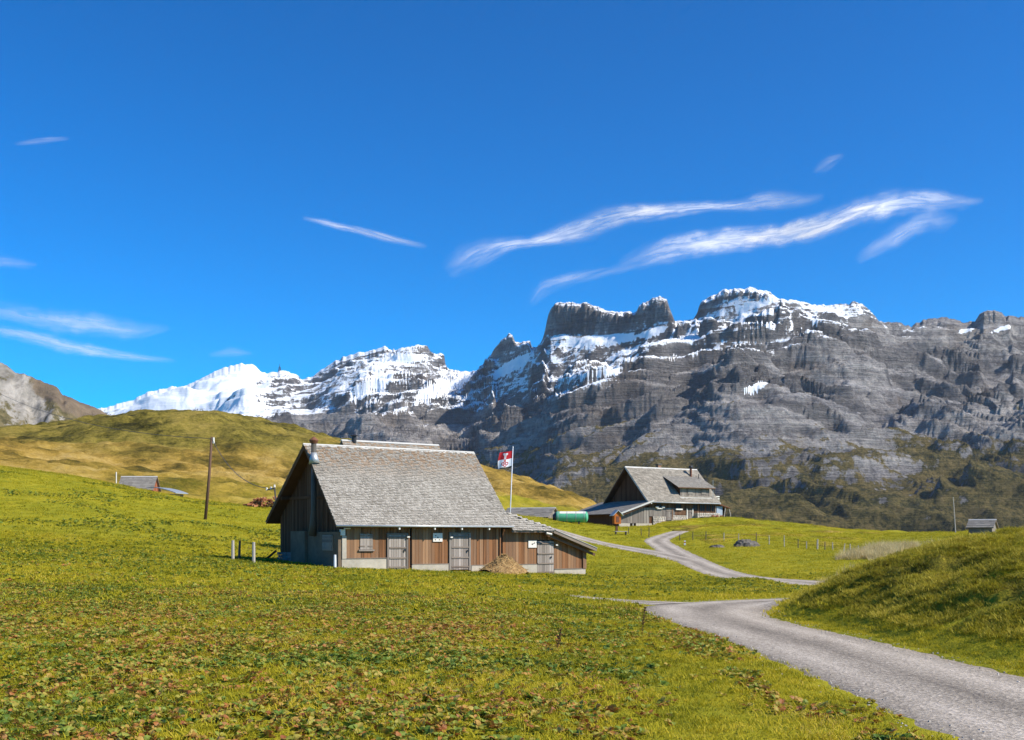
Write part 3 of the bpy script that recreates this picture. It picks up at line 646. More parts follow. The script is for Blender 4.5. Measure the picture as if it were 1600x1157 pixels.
# ------------------------------------------------------------------ the barn in front
BZ = -2.3
def build_barn():
    th = BTH
    root = empty('barn', (BO[0], BO[1], BZ), th, label='large weathered wooden barn with steep silvery shingle roof and three plank doors', cat='barn')
    Z = lambda z: z - BZ
    W = 4.152; zE, zR = .582, 4.92; L = 10.6; D2 = 9.75; z2 = .86
    sl = (zR - zE) / W
    roof = MB()
    T = .14
    roof.poly([(0, 0, Z(zE)), (0, W, Z(zR)), (0, W, Z(zR) - T * 1.4), (0, .0, Z(zE) - T)], (L, 0, 0))
    roof.poly([(0, W, Z(zR)), (0, D2, Z(z2)), (0, D2, Z(z2) - T), (0, W, Z(zR) - T * 1.4)], (L, 0, 0))
    roof_o = roof.build('roof', M['darkwood'], root)
    Ls = math.hypot(W, zR - zE)
    shingles('shingles', (-.06, -.05, Z(zE) - .03), (1, 0, 0), (0, W, zR - zE), L + .1, Ls + .05, .125, .12, M['shingle'], roof_o, .012, seed=3)
    shingles('shingles', (-.06, D2 + .05, Z(z2) - .03), (1, 0, 0), (0, W - D2, zR - z2), L + .1, math.hypot(D2 - W, zR - z2), .30, .28, M['shingle'], roof_o, .012, seed=4)
    rc = MB(); rc.poly([(-.08, W - .16, Z(zR) - .10), (-.08, W, Z(zR) + .075), (-.08, W + .16, Z(zR) - .06), (-.08, W, Z(zR) + .03)], (L + .14, 0, 0)); rc.build('ridge_board', M['ridge'], roof_o)
    for s, (y0, za, y1, zb_) in enumerate(((-.03, zE, W, zR), (D2 + .03, z2, W, zR))):
        for x in (-.03, L):
            f = MB(); f.poly([(x, y0, Z(za) + .015), (x, y1, Z(zb_) + .015), (x, y1, Z(zb_) - .24), (x, y0, Z(za) - .17)], (.03, 0, 0)); f.build('barge_board', M['batten'] if x > 1 else M['darkwood'], roof_o)
    g = MB(); g.tube([(-.05, -.10, Z(zE) - .06), (L + .05, -.10, Z(zE) - .06)], .055, 8); g.build('gutter', M['metal'], root, smooth=True)
    for x in (3.5, 5.62, 7.3, 9.05):
        k = MB(); k.box(x, x + .07, -.09, .05, Z(zE) - .24, Z(zE) - .12); k.bar((x + .03, -.02, Z(zE) - .12), (x + .03, .2, Z(zE) - .02), .03); k.build('gutter_bracket', M['white'], root)
    # walls: sheathing behind the planks, plinth, black slabs painting the shade of the recesses
    yf = .55
    sh = MB()
    def under(y): return Z(zE) + y * sl - T * 1.3
    sh.poly([(.62, yf, Z(-2.2)), (10.3, yf, Z(-2.2)), (10.3, yf, under(yf)), (.62, yf, under(yf))], (0, .08, 0))
    sh.build('front_wall', M['darkwood'], root)
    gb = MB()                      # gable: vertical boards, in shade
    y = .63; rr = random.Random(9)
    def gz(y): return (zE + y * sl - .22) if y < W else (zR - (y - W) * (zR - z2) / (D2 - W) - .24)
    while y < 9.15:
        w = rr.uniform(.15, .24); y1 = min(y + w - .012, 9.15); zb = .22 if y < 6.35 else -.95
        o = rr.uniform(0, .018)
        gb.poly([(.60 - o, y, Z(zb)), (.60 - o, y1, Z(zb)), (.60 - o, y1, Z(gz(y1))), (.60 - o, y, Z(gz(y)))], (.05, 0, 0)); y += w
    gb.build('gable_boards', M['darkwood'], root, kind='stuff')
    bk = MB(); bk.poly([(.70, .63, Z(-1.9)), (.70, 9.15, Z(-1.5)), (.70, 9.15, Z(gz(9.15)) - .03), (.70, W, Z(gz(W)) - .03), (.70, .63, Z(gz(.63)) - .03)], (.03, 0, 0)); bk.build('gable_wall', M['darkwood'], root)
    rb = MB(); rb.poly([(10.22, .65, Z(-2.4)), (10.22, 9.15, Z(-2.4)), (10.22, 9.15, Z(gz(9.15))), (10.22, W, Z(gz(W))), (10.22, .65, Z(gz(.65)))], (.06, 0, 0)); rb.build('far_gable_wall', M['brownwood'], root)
    rw = MB(); rw.box(.73, 16.0, 9.05, 9.15, Z(-2.4), Z(1.0)); rw.build('rear_wall', M['brownwood'], root)
    tb = MB()                      # beams of the gable
    tb.box(.50, .58, 1.9, 7.8, Z(2.05), Z(2.2)); tb.build('tie_beam', M['darkwood'], root)
    for y0 in (W - 3.2, W, W + 3.4):
        p_ = MB(); zz = gz(y0) + .02; p_.box(.02, .62, y0 - .08, y0 + .08, Z(zz) - .18, Z(zz) + (.0)); p_.build('purlin', M['darkwood'], root)
    # concrete
    c = MB(); c.poly([(.50, yf - .10, Z(-2.3)), (3.06, yf - .10, Z(-2.3)), (3.06, yf - .10, Z(-1.17)), (.50, yf - .10, Z(-1.17))], (0, .12, 0)); c.build('plinth', M['concrete'], root)
    c = MB(); c.box(4.54, 6.78, yf - .12, yf + .02, Z(-2.5), Z(-1.53)); c.build('plinth', M['concrete'], root)
    c = MB(); c.box(8.24, 12.64, yf - .12, yf + .02, Z(-2.8), Z(-1.63)); c.build('plinth', M['concrete'], root)
    c = MB(); c.box(13.86, 16.12, yf - .10, yf + .02, Z(-2.8), Z(-1.93)); c.build('plinth', M['concrete'], root)
    c = MB(); c.box(5.2, 8.9, yf - .75, yf - .13, Z(-2.6), Z(-1.93)); c.build('doorstep', M['concrete'], root)
    c = MB(); c.box(.50, .74, yf - .13, yf + .02, Z(-1.165), Z(.02)); c.build('corner_pillar', M['concrete'], root)
    c = MB(); c.box(.42, .66, yf - .16, yf + .02, Z(.03), Z(.34)); c.box(.62, .95, yf - .17, yf - .07, Z(.36), Z(.42)); c.build('corner_block', M['white'], root)
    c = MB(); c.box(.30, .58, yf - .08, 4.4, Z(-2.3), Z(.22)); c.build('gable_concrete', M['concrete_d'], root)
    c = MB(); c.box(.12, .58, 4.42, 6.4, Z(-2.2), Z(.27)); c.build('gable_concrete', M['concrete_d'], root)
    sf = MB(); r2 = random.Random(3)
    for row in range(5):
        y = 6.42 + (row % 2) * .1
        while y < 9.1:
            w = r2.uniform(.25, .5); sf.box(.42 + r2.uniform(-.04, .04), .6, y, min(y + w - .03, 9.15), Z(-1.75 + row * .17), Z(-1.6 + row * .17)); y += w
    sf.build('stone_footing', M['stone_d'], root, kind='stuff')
    lv = MB(); lv.box(.25, .29, 1.1, 2.35, Z(-.75), Z(.05)); lo = lv.build('gable_hatch', M['greywood'], root)
    for k in range(4):
        q = MB(); q.box(.215, .245, 1.14, 2.31, Z(-.70 + k * .19), Z(-.55 + k * .19)); q.build('slat', M['greywood'], lo)
    # planks, each one an object; unit mesh shared
    uv = MB(); uv.box(0, 1, 0, 1, 0, 1); um = uv.build('plank', M['plank'], mesh_only=True)
    r3 = random.Random(12)
    def planks(x0, x1, zb, zt, w=.205):
        x = x0; n = max(1, round((x1 - x0) / w)); ws = [r3.uniform(.8, 1.2) for _ in range(n)]; k = (x1 - x0) / sum(ws)
        for wi in ws:
            ww = wi * k; t = zt(x + ww / 2) if callable(zt) else zt
            o = link_mesh('plank', um, parent=root); o.location = (x + .006, yf - .055 - r3.uniform(0, .016), Z(zb) + r3.uniform(-.015, .015))
            o.scale = (ww - .014, .045, t - zb); x += ww
    tm = zE + yf * sl - .20
    planks(.76, 3.04, -1.15, tm); planks(3.04, 4.30, .16, tm)
    planks(4.56, 6.80, -1.50, tm); planks(6.80, 8.2, .2, tm); planks(8.2, 10.07, -1.60, tm)
    lt = lambda x: min(.42, .36 - .354 * (x - 13.47)) - .02
    planks(10.32, 12.62, -1.60, lt); planks(12.62, 13.84, -.22, lt); planks(13.84, 15.86, -1.90, lt)
    # lean-to backing wall and end post
    lw = MB(); lw.poly([(10.3, yf, Z(-2.5)), (16.0, yf, Z(-2.5)), (16.0, yf, Z(lt(16.0))), (13.47, yf, Z(lt(13.47))), (10.3, yf, Z(lt(10.4)))], (0, .06, 0)); lw.build('lean_to_wall', M['darkwood'], root)
    ew = MB(); ew.poly([(16.0, yf + .07, Z(-2.5)), (16.0, 8.8, Z(-2.5)), (16.0, 8.8, Z(lt(16))), (16.0, yf + .07, Z(lt(16)))], (.06, 0, 0)); ew.build('lean_to_end_wall', M['brownwood'], root)
    p_ = MB(); p_.box(15.92, 16.16, yf - .14, yf + .06, Z(-1.92), Z(lt(16.05))); p_.build('corner_post', M['plank'], root)
    for x in (4.36, 10.12):
        p_ = MB(); p_.box(x - .05, x + .015, yf - .16, yf - .005, Z(-1.75), Z(tm) - .1); p_.build('post', M['plank'], root)
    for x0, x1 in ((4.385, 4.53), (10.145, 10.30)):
        p_ = MB(); p_.box(x0, x1, yf - .03, yf - .005, Z(-1.5), Z(tm)); p_.build('recess_shade', M['void'], root)  # black slab in the gap, painted as its shade
    # sill boards under the planks
    for x0, x1, z in ((.76, 3.04, -1.17), (4.56, 6.80, -1.53), (8.2, 10.07, -1.63), (10.32, 12.62, -1.63), (13.84, 15.86, -1.93)):
        p_ = MB(); p_.box(x0, x1, yf - .13, yf - .06, Z(z), Z(z) + .045); p_.build('sill_board', M['batten'], root)
    # doors
    def door(x0, x1, zb, zt, frame=True, lab=None, bars=(.1, .35, .63, .92)):
        yb = yf - .045
        d = MB(); d.box(x0, x1, yb, yb + .04, Z(zb), Z(zt)); do = d.build('door', M['void'], root, label=lab)
        um2 = dm; n = 7; ww = (x1 - x0 - .24) / n; xa = x0 + .12
        if not frame: ww = (x1 - x0) / n; xa = x0
        for i in range(n):
            o = link_mesh('board', um2, parent=do); o.location = (xa + i * ww + .006, yb - .05 - r3.uniform(0, .008), Z(zb) + .03 + r3.uniform(0, .02)); o.scale = (ww - .014, .04, zt - zb - .07)
        for b_ in bars:
            q = MB(); zz = Z(zb) + (zt - zb) * b_; q.box(xa + .01, xa + n * ww - .01, yb - .095, yb - .06, zz - .045, zz + .035); q.build('cross_batten', M['batten'], do)
        if frame:
            for xx in (x0 - .0, x1 - .11):
                q = MB(); q.box(xx, xx + .11, yb - .10, yb - .002, Z(zb), Z(zt) + .05); q.build('door_post', M['greywood'], do)
            q = MB(); q.box(x0 + .11, x1 - .11, yb - .10, yb - .002, Z(zt) - .03, Z(zt) + .05); q.build('lintel', M['greywood'], do)
        q = MB(); q.box(x1 - .26, x1 - .18, yb - .12, yb - .096, Z(zb) + 1.0, Z(zb) + 1.12); q.build('handle', M['darkmetal'], do)
        return do
    dm = MB(); dm.box(0, 1, 0, 1, 0, 1); dm = dm.build('board', M['door'], mesh_only=True)
    door(3.06, 4.30, -1.82, .10); door(6.82, 8.18, -1.87, .14); door(12.66, 13.82, -2.28, -.26, frame=False)
    for x, z in ((4.20, -.08), (6.84, -.1), (13.88, -.55)):
        q = MB(); q.box(x, x + .14, yf - .24, yf - .15, Z(z), Z(z) + .07); q.bar((x + .07, yf - .15, Z(z) + .03), (x + .07, yf - .08, Z(z) + .03), .03); q.build('latch_block', M['white'], root)
    # shutter window
    w_ = MB(); w_.box(1.42, 2.32, yf - .16, yf - .075, Z(-.78), Z(-.70)); wo = w_.build('shuttered_window', M['door'], root)
    for i in range(4):
        q = MB(); q.box(1.52 + i * .18, 1.69 + i * .18, yf - .115, yf - .08, Z(-.69), Z(.12) - .02 * (i % 2)); q.build('shutter_board', M['door'], wo)
    for zz in (-.55, 0.0):
        for xx in (1.5, 1.95):
            q = MB(); q.box(xx, xx + .28, yf - .14, yf - .116, Z(zz), Z(zz) + .06); q.build('hinge_strap', M['batten'], wo)
    # two notice boards with small dark print
    for x0, x1, z0, z1, sd in ((5.82, 6.40, -.30, .16, 1), (12.03, 12.60, -.66, -.26, 2)):
        q = MB(); q.box(x0, x1, yf - .12, yf - .09, Z(z0), Z(z1)); so = q.build('notice_board', M['white'], root)
        r4 = random.Random(sd)
        for k in range(4):
            xa = x0 + .06 + r4.random() * (x1 - x0 - .2); za = z0 + .07 + r4.random() * (z1 - z0 - .18)
            ins = MB(); ins.box(xa, xa + r4.uniform(.03, .10), yf - .124, yf - .120, Z(za), Z(za) + r4.uniform(.03, .07)); ins.build('print', M['ink'], so)
    # lean-to roof
    zq = lambda x: .33 - .354 * (x - 13.47)
    lr = MB(); xE = 16.52; x0 = 10.62
    hy = (zq(x0) - .33) / sl
    lr.add([(13.47, -.02, Z(.33)), (xE, -.02, Z(zq(xE))), (xE, 9.5, Z(zq(xE))), (x0, 9.5, Z(zq(x0))), (x0, hy, Z(zq(x0))), (x0, -.02, Z(.33)),
            (13.47, -.02, Z(.33) - .12), (xE, -.02, Z(zq(xE)) - .12), (xE, 9.5, Z(zq(xE)) - .12), (x0, 9.5, Z(zq(x0)) - .12), (x0, hy, Z(zq(x0)) - .12), (x0, -.02, Z(.33) - .12)],
           [(0, 1, 2, 3, 4), (0, 4, 5), (11, 10, 6), (10, 9, 8, 7, 6), (0, 6, 7, 1), (1, 7, 8, 2), (2, 8, 9, 3), (3, 9, 10, 4), (4, 10, 11, 5), (5, 11, 6, 0)])
    lo = lr.build('lean_to_roof', M['batten'], root)
    dx, dz = xE - x0, zq(xE) - zq(x0)
    def keepA(a, s):   # a along +y from -.02, s up the slope from the low end
        x = xE - s * dx / math.hypot(dx, dz)
        if x > 13.47: return True
        return a - .02 > (zq(x) - .33) / sl - .05
    shingles('shingles', (xE + .04, -.05, Z(zq(xE)) - .01), (0, 1, 0), (-dx, 0, -dz), 9.5, math.hypot(dx, dz), .16, .16, M['shingle'], lo, .012, seed=6, keep=keepA)
    shingles('shingles', (x0 + .02, -.06, Z(.33) - .02), (1, 0, 0), (0, 1, sl), 2.95, hy * math.hypot(1, sl), .155, .15, M['shingle'], lo, .012, seed=8,
             keep=lambda a, s: s < hy * math.hypot(1, sl) * (1 - (a) / 2.9) + .05)
    fb = MB(); fb.poly([(13.47, -.055, Z(.33) + .03), (xE + .05, -.055, Z(zq(xE)) + .03), (xE + .05, -.055, Z(zq(xE)) - .15), (13.47, -.055, Z(.33) - .15)], (0, .03, 0)); fb.build('barge_board', M['batten'], lo)
    ft = MB(); ft.poly([(13.47, -.09, Z(.33) + .035), (xE + .07, -.09, Z(zq(xE)) + .035), (xE + .07, -.09, Z(zq(xE)) + .06), (13.47, -.09, Z(.33) + .06)], (0, .12, 0)); ft.build('edge_strip', M['ridge'], lo)
    bm_ = MB(); bm_.bar((13.0, .2, Z(.13)), (16.6, .2, Z(-1.10)), .1, .14); bm_.build('rafter', M['brownwood'], lo)
    br = MB(); br.tube([(12.95, -.03, Z(.17)), (13.3, -.06, Z(.1))], .06, 6); br.build('gutter_bracket', M['white'], root)
    # flue pipe with flashing and cap
    fl = MB(); fl.tube([(.16, 3.45, Z(.05)), (.14, 3.28, Z(.75)), (.13, 3.2, Z(1.4)), (.13, 3.2, Z(4.98))], [.24, .18, .15, .14], 14); fo = fl.build('flue_pipe', M['pipe'], root, smooth=True)
    q = MB(); q.tube([(.13, 3.2, Z(4.9)), (.13, 3.2, Z(5.06)), (.13, 3.2, Z(5.1)), (.13, 3.2, Z(5.28))], [.15, .24, .24, .03], 12); q.build('cap', M['rust'], fo, smooth=False)
    q = MB(); q.tube([(.13, 3.12, Z(3.86)), (.13, 3.18, Z(4.15)), (.13, 3.2, Z(4.42))], [.30, .22, .16], 12); q.build('flashing', M['metal'], fo, smooth=True)
    # insulator bracket for the power line on the rear edge of the roof, leaning prop at the rear corner
    q = MB(); q.bar((.0, 8.3, Z(1.95)), (-.05, 8.4, Z(2.78)), .07); q.bar((-.05, 8.4, Z(2.72)), (-.30, 8.95, Z(2.64)), .06); ko = q.build('cable_bracket', M['darkmetal'], root)
    for yy, zz in ((8.4, 2.83), (8.65, 2.72), (8.95, 2.68)):
        t = MB(); t.tube([(-.05 - (yy - 8.4) * .45, yy, Z(zz) - .05), (-.05 - (yy - 8.4) * .45, yy, Z(zz) + .10)], [.07, .05], 8); t.build('insulator', M['white'], ko)
    q = MB(); q.bar((.40, 9.3, Z(-.85)), (-.25, 10.5, Z(-1.75)), .10); q.build('prop', M['darkwood'], root)
build_barn()

def local(O, th, lx, ly): return (O[0] + lx * math.cos(th) - ly * math.sin(th), O[1] + lx * math.sin(th) + ly * math.cos(th))

# simple gabled building used for sheds
def gabled(name, O, th, L, W, zb, ze, zr, roofmat, wallmat, label, cat, over=.4, overx=.35, rows=(.3, .3), ridge=True, plank=.3, group=None, floor=0.0):
    root = empty(name, (O[0], O[1], zb), th, label=label, cat=cat)
    H1, H2 = ze - zb, zr - zb; k = (H2 - H1) / (W / 2)
    w = MB(); r = random.Random(int(L * 100))
    w.box(0.03, L - .03, .03, W - .03, -floor, H1 - .05)
    w.build('walls', wallmat, root)
    for x in (0, L):
        b = MB(); y = 0.0
        while y < W - .02:
            y1 = min(y + plank * r.uniform(.8, 1.2), W); f = lambda t: (H1 + k * min(t, W - t)) - .08; o = r.uniform(0, .015)
            pts = [(x, y + .006, -floor), (x, y1 - .006, -floor), (x, y1 - .006, f(y1)), (x, y + .006, f(y))]
            if y < W / 2 < y1: pts.insert(3, (x, W / 2, f(W / 2)))
            b.poly(pts, (-.03 - o if x == 0 else .03 + o, 0, 0)); y = y1
        b.build('gable_boards', wallmat, root, kind='stuff')
    for side in (0, 1):
        y0 = -over if side == 0 else W + over; z0 = H1 - k * over
        rf = MB(); rf.poly([(-overx, y0, z0), (-overx, W / 2, H2), (-overx, W / 2, H2 - .12), (-overx, y0, z0 - .1)], (L + 2 * overx, 0, 0)); ro = rf.build('roof_slope', M['batten'], root)
        shingles('shingles', (-overx - .02, y0, z0), (1, 0, 0), (0, W / 2 - y0, H2 - z0), L + 2 * overx + .04, math.hypot(W / 2 - y0, H2 - z0), rows[0], rows[1], roofmat, ro, .01, seed=side + 3)
    rc = MB(); rc.poly([(-overx - .03, W / 2 - .14, H2 - .05), (-overx - .03, W / 2, H2 + .07), (-overx - .03, W / 2 + .14, H2 - .05)], (L + 2 * overx + .06, 0, 0)); rc.build('ridge_board', M['ridge'], root)
    return root

# second roof that shows over the ridge of the barn
o = local(BO, BTH, 7.6, 12.2)
rb = gabled('rear_barn', o, BTH, 6.6, 6.2, -1.3, 2.9, 6.32, M['shingle'], M['brownwood'], 'grey shingled ridge of another barn showing just above the roof of the large barn', 'barn', rows=(.16, .2), floor=2)
v_ = MB(); v_.tube([(.5, 3.0, 7.5), (.5, 3.0, 7.95)], .16, 10); v_.tube([(.5, 3.0, 7.95), (.5, 3.0, 8.08)], [.3, .05], 10); v_.build('roof_vent', M['darkmetal'], rb)

# ------------------------------------------------------------------ farmhouse
HZ = 1.0
def build_house():
    root = empty('farmhouse', (HO[0], HO[1], HZ), HTH, label='old grey shingled alpine farmhouse with dormer and stone base at the end of the road', cat='farmhouse')
    Z = lambda z: z - HZ
    W = 5.17; zE, zR = 4.74, 9.83; L = 13.2; sl = (zR - zE) / W
    roof = MB()
    roof.poly([(0, 0, Z(zE)), (0, W, Z(zR)), (0, W, Z(zR) - .25), (0, 0, Z(zE) - .18)], (L, 0, 0))
    roof.poly([(0, W, Z(zR)), (0, 2 * W, Z(zE)), (0, 2 * W, Z(zE) - .18), (0, W, Z(zR) - .25)], (L, 0, 0))
    ro = roof.build('roof', M['brownwood'], root)
    shingles('shingles', (-.05, -.06, Z(zE) - .03), (1, 0, 0), (0, W, zR - zE), L + .1, math.hypot(W, zR - zE), .26, .3, M['shingle2'], ro, .015, .035, seed=13)
    shingles('shingles', (-.05, 2 * W + .06, Z(zE) - .03), (1, 0, 0), (0, -W, zR - zE), L + .1, math.hypot(W, zR - zE), .4, .4, M['shingle2'], ro, .015, .03, seed=14)
    q = MB(); q.poly([(-.08, W - .2, Z(zR) - .12), (-.08, W, Z(zR) + .09), (-.08, W + .2, Z(zR) - .12)], (L + .16, 0, 0)); q.build('ridge_board', M['ridge'], ro)
    for x in (-.03, L):
        for ya, yb in ((0, W), (2 * W, W)):
            q = MB(); q.poly([(x, ya, Z(zE) + .04), (x, yb, Z(zR) + .04), (x, yb, Z(zR) - .28), (x, ya, Z(zE) - .2)], (.04, 0, 0)); q.build('barge_board', M['ridge'] if ya == 0 else M['brownwood'], ro)
    q = MB(); q.tube([(0, -.1, Z(zE) - .08), (L, -.1, Z(zE) - .08)], .07, 8); q.build('gutter', M['metal'], root, smooth=True)
    def boards(name, x0, x1, y, zb, zt, mat, w=.3, seed=1, axis='x'):
        b = MB(); r = random.Random(seed); x = x0
        while x < x1 - .02:
            xe = min(x + w * r.uniform(.7, 1.3), x1); o = r.uniform(0, .03)
            if axis == 'x': b.box(x + .01, xe - .01, y - .05 - o, y, Z(zb), Z(zt(x) if callable(zt) else zt))
            else: b.poly([(y - .05 - o, x + .01, Z(zb)), (y - .05 - o, xe - .01, Z(zb)), (y - .05 - o, xe - .01, Z(zt(xe))), (y - .05 - o, x + .01, Z(zt(x)))], (.05, 0, 0))
            x = xe
        return b.build(name, mat, root, kind='stuff')
    def block(name, x0, x1, y0, y1, z0, z1, mat, **k): b = MB(); b.box(x0, x1, y0, y1, Z(z0), Z(z1)); return b.build(name, mat, root, **k)
    yf = .85; tp = zE + yf * sl - .3
    block('front_wall', .8, 13.0, yf, yf + .15, 1.0, tp, M['darkwood'])
    boards('front_boards', .8, 8.4, yf, 2.95, tp, M['brownwood'], .28, 2)
    boards('front_boards', 8.4, 13.0, yf, 2.95, tp, M['brownwood'], .34, 3)
    boards('lower_boards', .8, 5.4, yf - .06, 2.75, 3.95, M['greywood'], .3, 4)
    boards('lower_boards', 5.4, 8.3, yf - .06, 3.0, 3.7, M['brownwood'], .3, 5)
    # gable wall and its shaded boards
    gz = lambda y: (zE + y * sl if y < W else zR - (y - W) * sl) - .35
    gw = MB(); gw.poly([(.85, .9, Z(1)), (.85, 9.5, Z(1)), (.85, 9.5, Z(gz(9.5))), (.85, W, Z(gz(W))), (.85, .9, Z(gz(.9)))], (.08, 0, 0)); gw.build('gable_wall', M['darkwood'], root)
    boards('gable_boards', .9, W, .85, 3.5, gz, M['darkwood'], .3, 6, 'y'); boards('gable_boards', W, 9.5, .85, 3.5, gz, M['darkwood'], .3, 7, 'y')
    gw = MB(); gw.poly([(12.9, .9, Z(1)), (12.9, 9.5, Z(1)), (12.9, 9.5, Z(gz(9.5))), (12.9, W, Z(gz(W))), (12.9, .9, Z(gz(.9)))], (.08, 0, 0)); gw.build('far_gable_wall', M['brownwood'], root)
    block('rear_wall', .95, 12.9, 9.4, 9.5, 1, 4.9, M['brownwood'])
    # stone base, built of separate stones
    def stones(name, x0, x1, y, z0, z1, seed, mat, sz=.34, depth=.22):
        b = MB(); r = random.Random(seed); z = z0
        while z < z1 - .05:
            h = min(r.uniform(.7, 1.1) * sz * .7, z1 - z); x = x0 - r.random() * .15
            while x < x1:
                w = r.uniform(.7, 1.5) * sz; a = max(x, x0); c = min(x + w - .03, x1)
                if c - a > .06:
                    o = r.uniform(0, .07); i = .03
                    b.add([(a, y, Z(z)), (c, y, Z(z)), (c, y, Z(z + h - .02)), (a, y, Z(z + h - .02)), (a + i, y - depth * .3 - o, Z(z) + i), (c - i, y - depth * .3 - o, Z(z) + i), (c - i, y - depth * .3 - o, Z(z + h) - i - .02), (a + i, y - depth * .3 - o, Z(z + h) - i - .02)],
                          [(4, 5, 6, 7), (0, 1, 5, 4), (1, 2, 6, 5), (2, 3, 7, 6), (3, 0, 4, 7)], r.random())
                x += w
            z += h
        return b.build(name, mat, root, kind='stuff')
    stones('stone_base', 1.4, 3.7, yf - .10, 1.2, 2.75, 1, M['stone'])
    stones('stone_base', 4.9, 7.6, yf - .08, 1.9, 2.98, 2, M['stone'])
    stones('terrace_wall', 8.9, 13.2, yf - .75, 1.9, 3.32, 3, M['stone'], .38)
    block('terrace_core', 8.9, 13.2, yf - .74, yf - .02, 1.9, 3.28, M['stone'])
    block('terrace_slab', 3.7, 15.6, -.55, yf - .1, 1.7, 2.27, M['concrete'])
    # doors, windows
    def win(x0, x1, z0, z1, box=True, n=2):
        b = MB(); b.box(x0, x1, yf - .11, yf - .06, Z(z0), Z(z1)); o = b.build('window', M['glass'], root)
        f = MB(); f.box(x0 - .06, x0, yf - .16, yf - .06, Z(z0) - .05, Z(z1) + .05); f.box(x1, x1 + .06, yf - .16, yf - .06, Z(z0) - .05, Z(z1) + .05)
        for i in range(1, n): xx = x0 + (x1 - x0) * i / n; f.box(xx - .025, xx + .025, yf - .15, yf - .112, Z(z0), Z(z1))
        f.box(x0, x1, yf - .16, yf - .06, Z(z1), Z(z1) + .06); f.build('frame', M['brownwood'], o)
        if box: s = MB(); s.box(x0 - .1, x1 + .1, yf - .36, yf - .165, Z(z0) - .17, Z(z0) + .02); s.build('sill', M['white'], o)
    win(2.1, 2.9, 3.95, 4.6); win(5.5, 6.5, 3.85, 4.5); win(8.7, 9.5, 3.75, 4.5, False); win(10.0, 10.9, 3.55, 4.5, False); win(11.2, 12.0, 3.55, 4.5, False); win(12.2, 12.8, 3.55, 4.45, False)
    for x in (1.95, 3.05):
        q = MB(); q.tube([(x - .22, yf - .35, Z(4.02)), (x + .22, yf - .35, Z(4.02))], .13, 8); q.build('flower_box', M['white'], root)
    def door(x0, x1, z0, z1, mat):
        d = MB(); d.box(x0, x1, yf - .13, yf - .115, Z(z0), Z(z1)); o = d.build('door', M['void'], root)
        n = 4; w = (x1 - x0) / n
        for i in range(n): b = MB(); b.box(x0 + i * w + .01, x0 + (i + 1) * w - .01, yf - .17, yf - .135, Z(z0), Z(z1)); b.build('board', mat, o)
        for zz in (z0 + .3, z1 - .35): b = MB(); b.box(x0 + .02, x1 - .02, yf - .21, yf - .175, Z(zz), Z(zz) + .1); b.build('cross_batten', M['batten'], o)
        b = MB(); b.box(x1 - .18, x1 - .12, yf - .24, yf - .175, Z(z0) + .9, Z(z0) + 1.02); b.build('handle', M['darkmetal'], o)
    door(3.75, 4.75, 2.27, 3.85, M['greywood']); door(7.65, 8.5, 2.27, 3.75, M['greywood'])
    for x in (4.85, 7.55, 8.6):
        q = MB(); q.box(x - .07, x + .07, yf - .22, yf - .02, Z(2.2), Z(3.9)); q.build('post', M['white'] if x > 7 else M['brownwood'], root)
    # bench and planters on the terrace
    # dormer
    dx0, dx1, dy = 6.45, 11.9, .95
    zd = lambda y: zE + y * sl
    zt = 6.90; zu = 8.68; yu = (zu - zE) / sl
    dr = (zu - zt) / (yu - .35)
    dw = MB(); dw.box(dx0 + .06, dx1 - .06, dy, dy + .1, Z(zd(dy)) - .1, Z(zt) + .1); do = dw.build('dormer', M['brownwood'], root)
    b = MB(); r = random.Random(5); x = dx0
    while x < dx1 - .02:
        xe = min(x + r.uniform(.24, .4), dx1); b.box(x + .01, xe - .01, dy - .05 - r.uniform(0, .03), dy, Z(zd(dy)) + .02, Z(zt) + .05); x = xe
    b.build('dormer_boards', M['greywood'], do, kind='stuff')
    for x in (7.9, 10.4):
        q = MB(); q.box(x, x + .85, dy - .12, dy - .085, Z(6.02), Z(6.62)); q.build('shutter', M['greywood'], do)
    q = MB(); q.box(dx0 - .2, dx1 + .3, dy - .35, dy - .05, Z(zd(dy - .3)) + .02, Z(zd(dy - .3)) + .12); q.build('flashing', M['ridge'], do)
    for x in (dx0, dx1 - .06):
        q = MB(); q.poly([(x, dy + .1, Z(zd(dy + .1)) - .05), (x, yu - .1, Z(zu) - .15), (x, dy + .1, Z(zt + (dy + .1 - .35) * dr) - .1)], (.06, 0, 0)); q.build('dormer_cheek', M['darkwood'], do)
    q = MB(); q.poly([(dx0 - .75, .35, Z(zt)), (dx0 - .75, yu, Z(zu)), (dx0 - .75, yu, Z(zu) - .1), (dx0 - .75, .35, Z(zt) - .12)], (dx1 - dx0 + 1.5, 0, 0)); dro = q.build('dormer_roof', M['brownwood'], do)
    mq = MB(); rr = random.Random(8)
    ds = math.hypot(yu - .35, zu - zt); ey = (yu - .35) / ds; ez = (zu - zt) / ds; i = 0
    while i * .26 < ds:
        s0 = i * .26; s1 = min(s0 + .34, ds); x = dx0 - .78 - rr.random() * .3
        while x < dx1 + .78:
            xe = min(x + rr.uniform(.2, .42), dx1 + .78); xa = max(x, dx0 - .78)
            if xe - xa > .04:
                t = .05 * rr.uniform(.7, 1.3)
                mq.add([(xa, .35 + s0 * ey, Z(zt) + s0 * ez + t), (xe - .012, .35 + s0 * ey, Z(zt) + s0 * ez + t), (xe - .012, .35 + s1 * ey, Z(zt) + s1 * ez + .015), (xa, .35 + s1 * ey, Z(zt) + s1 * ez + .015), (xa, .35 + s0 * ey, Z(zt) + s0 * ez), (xe - .012, .35 + s0 * ey, Z(zt) + s0 * ez)], [(0, 1, 2, 3), (4, 5, 1, 0)], rr.random())
            x = xe + .0
        i += 1
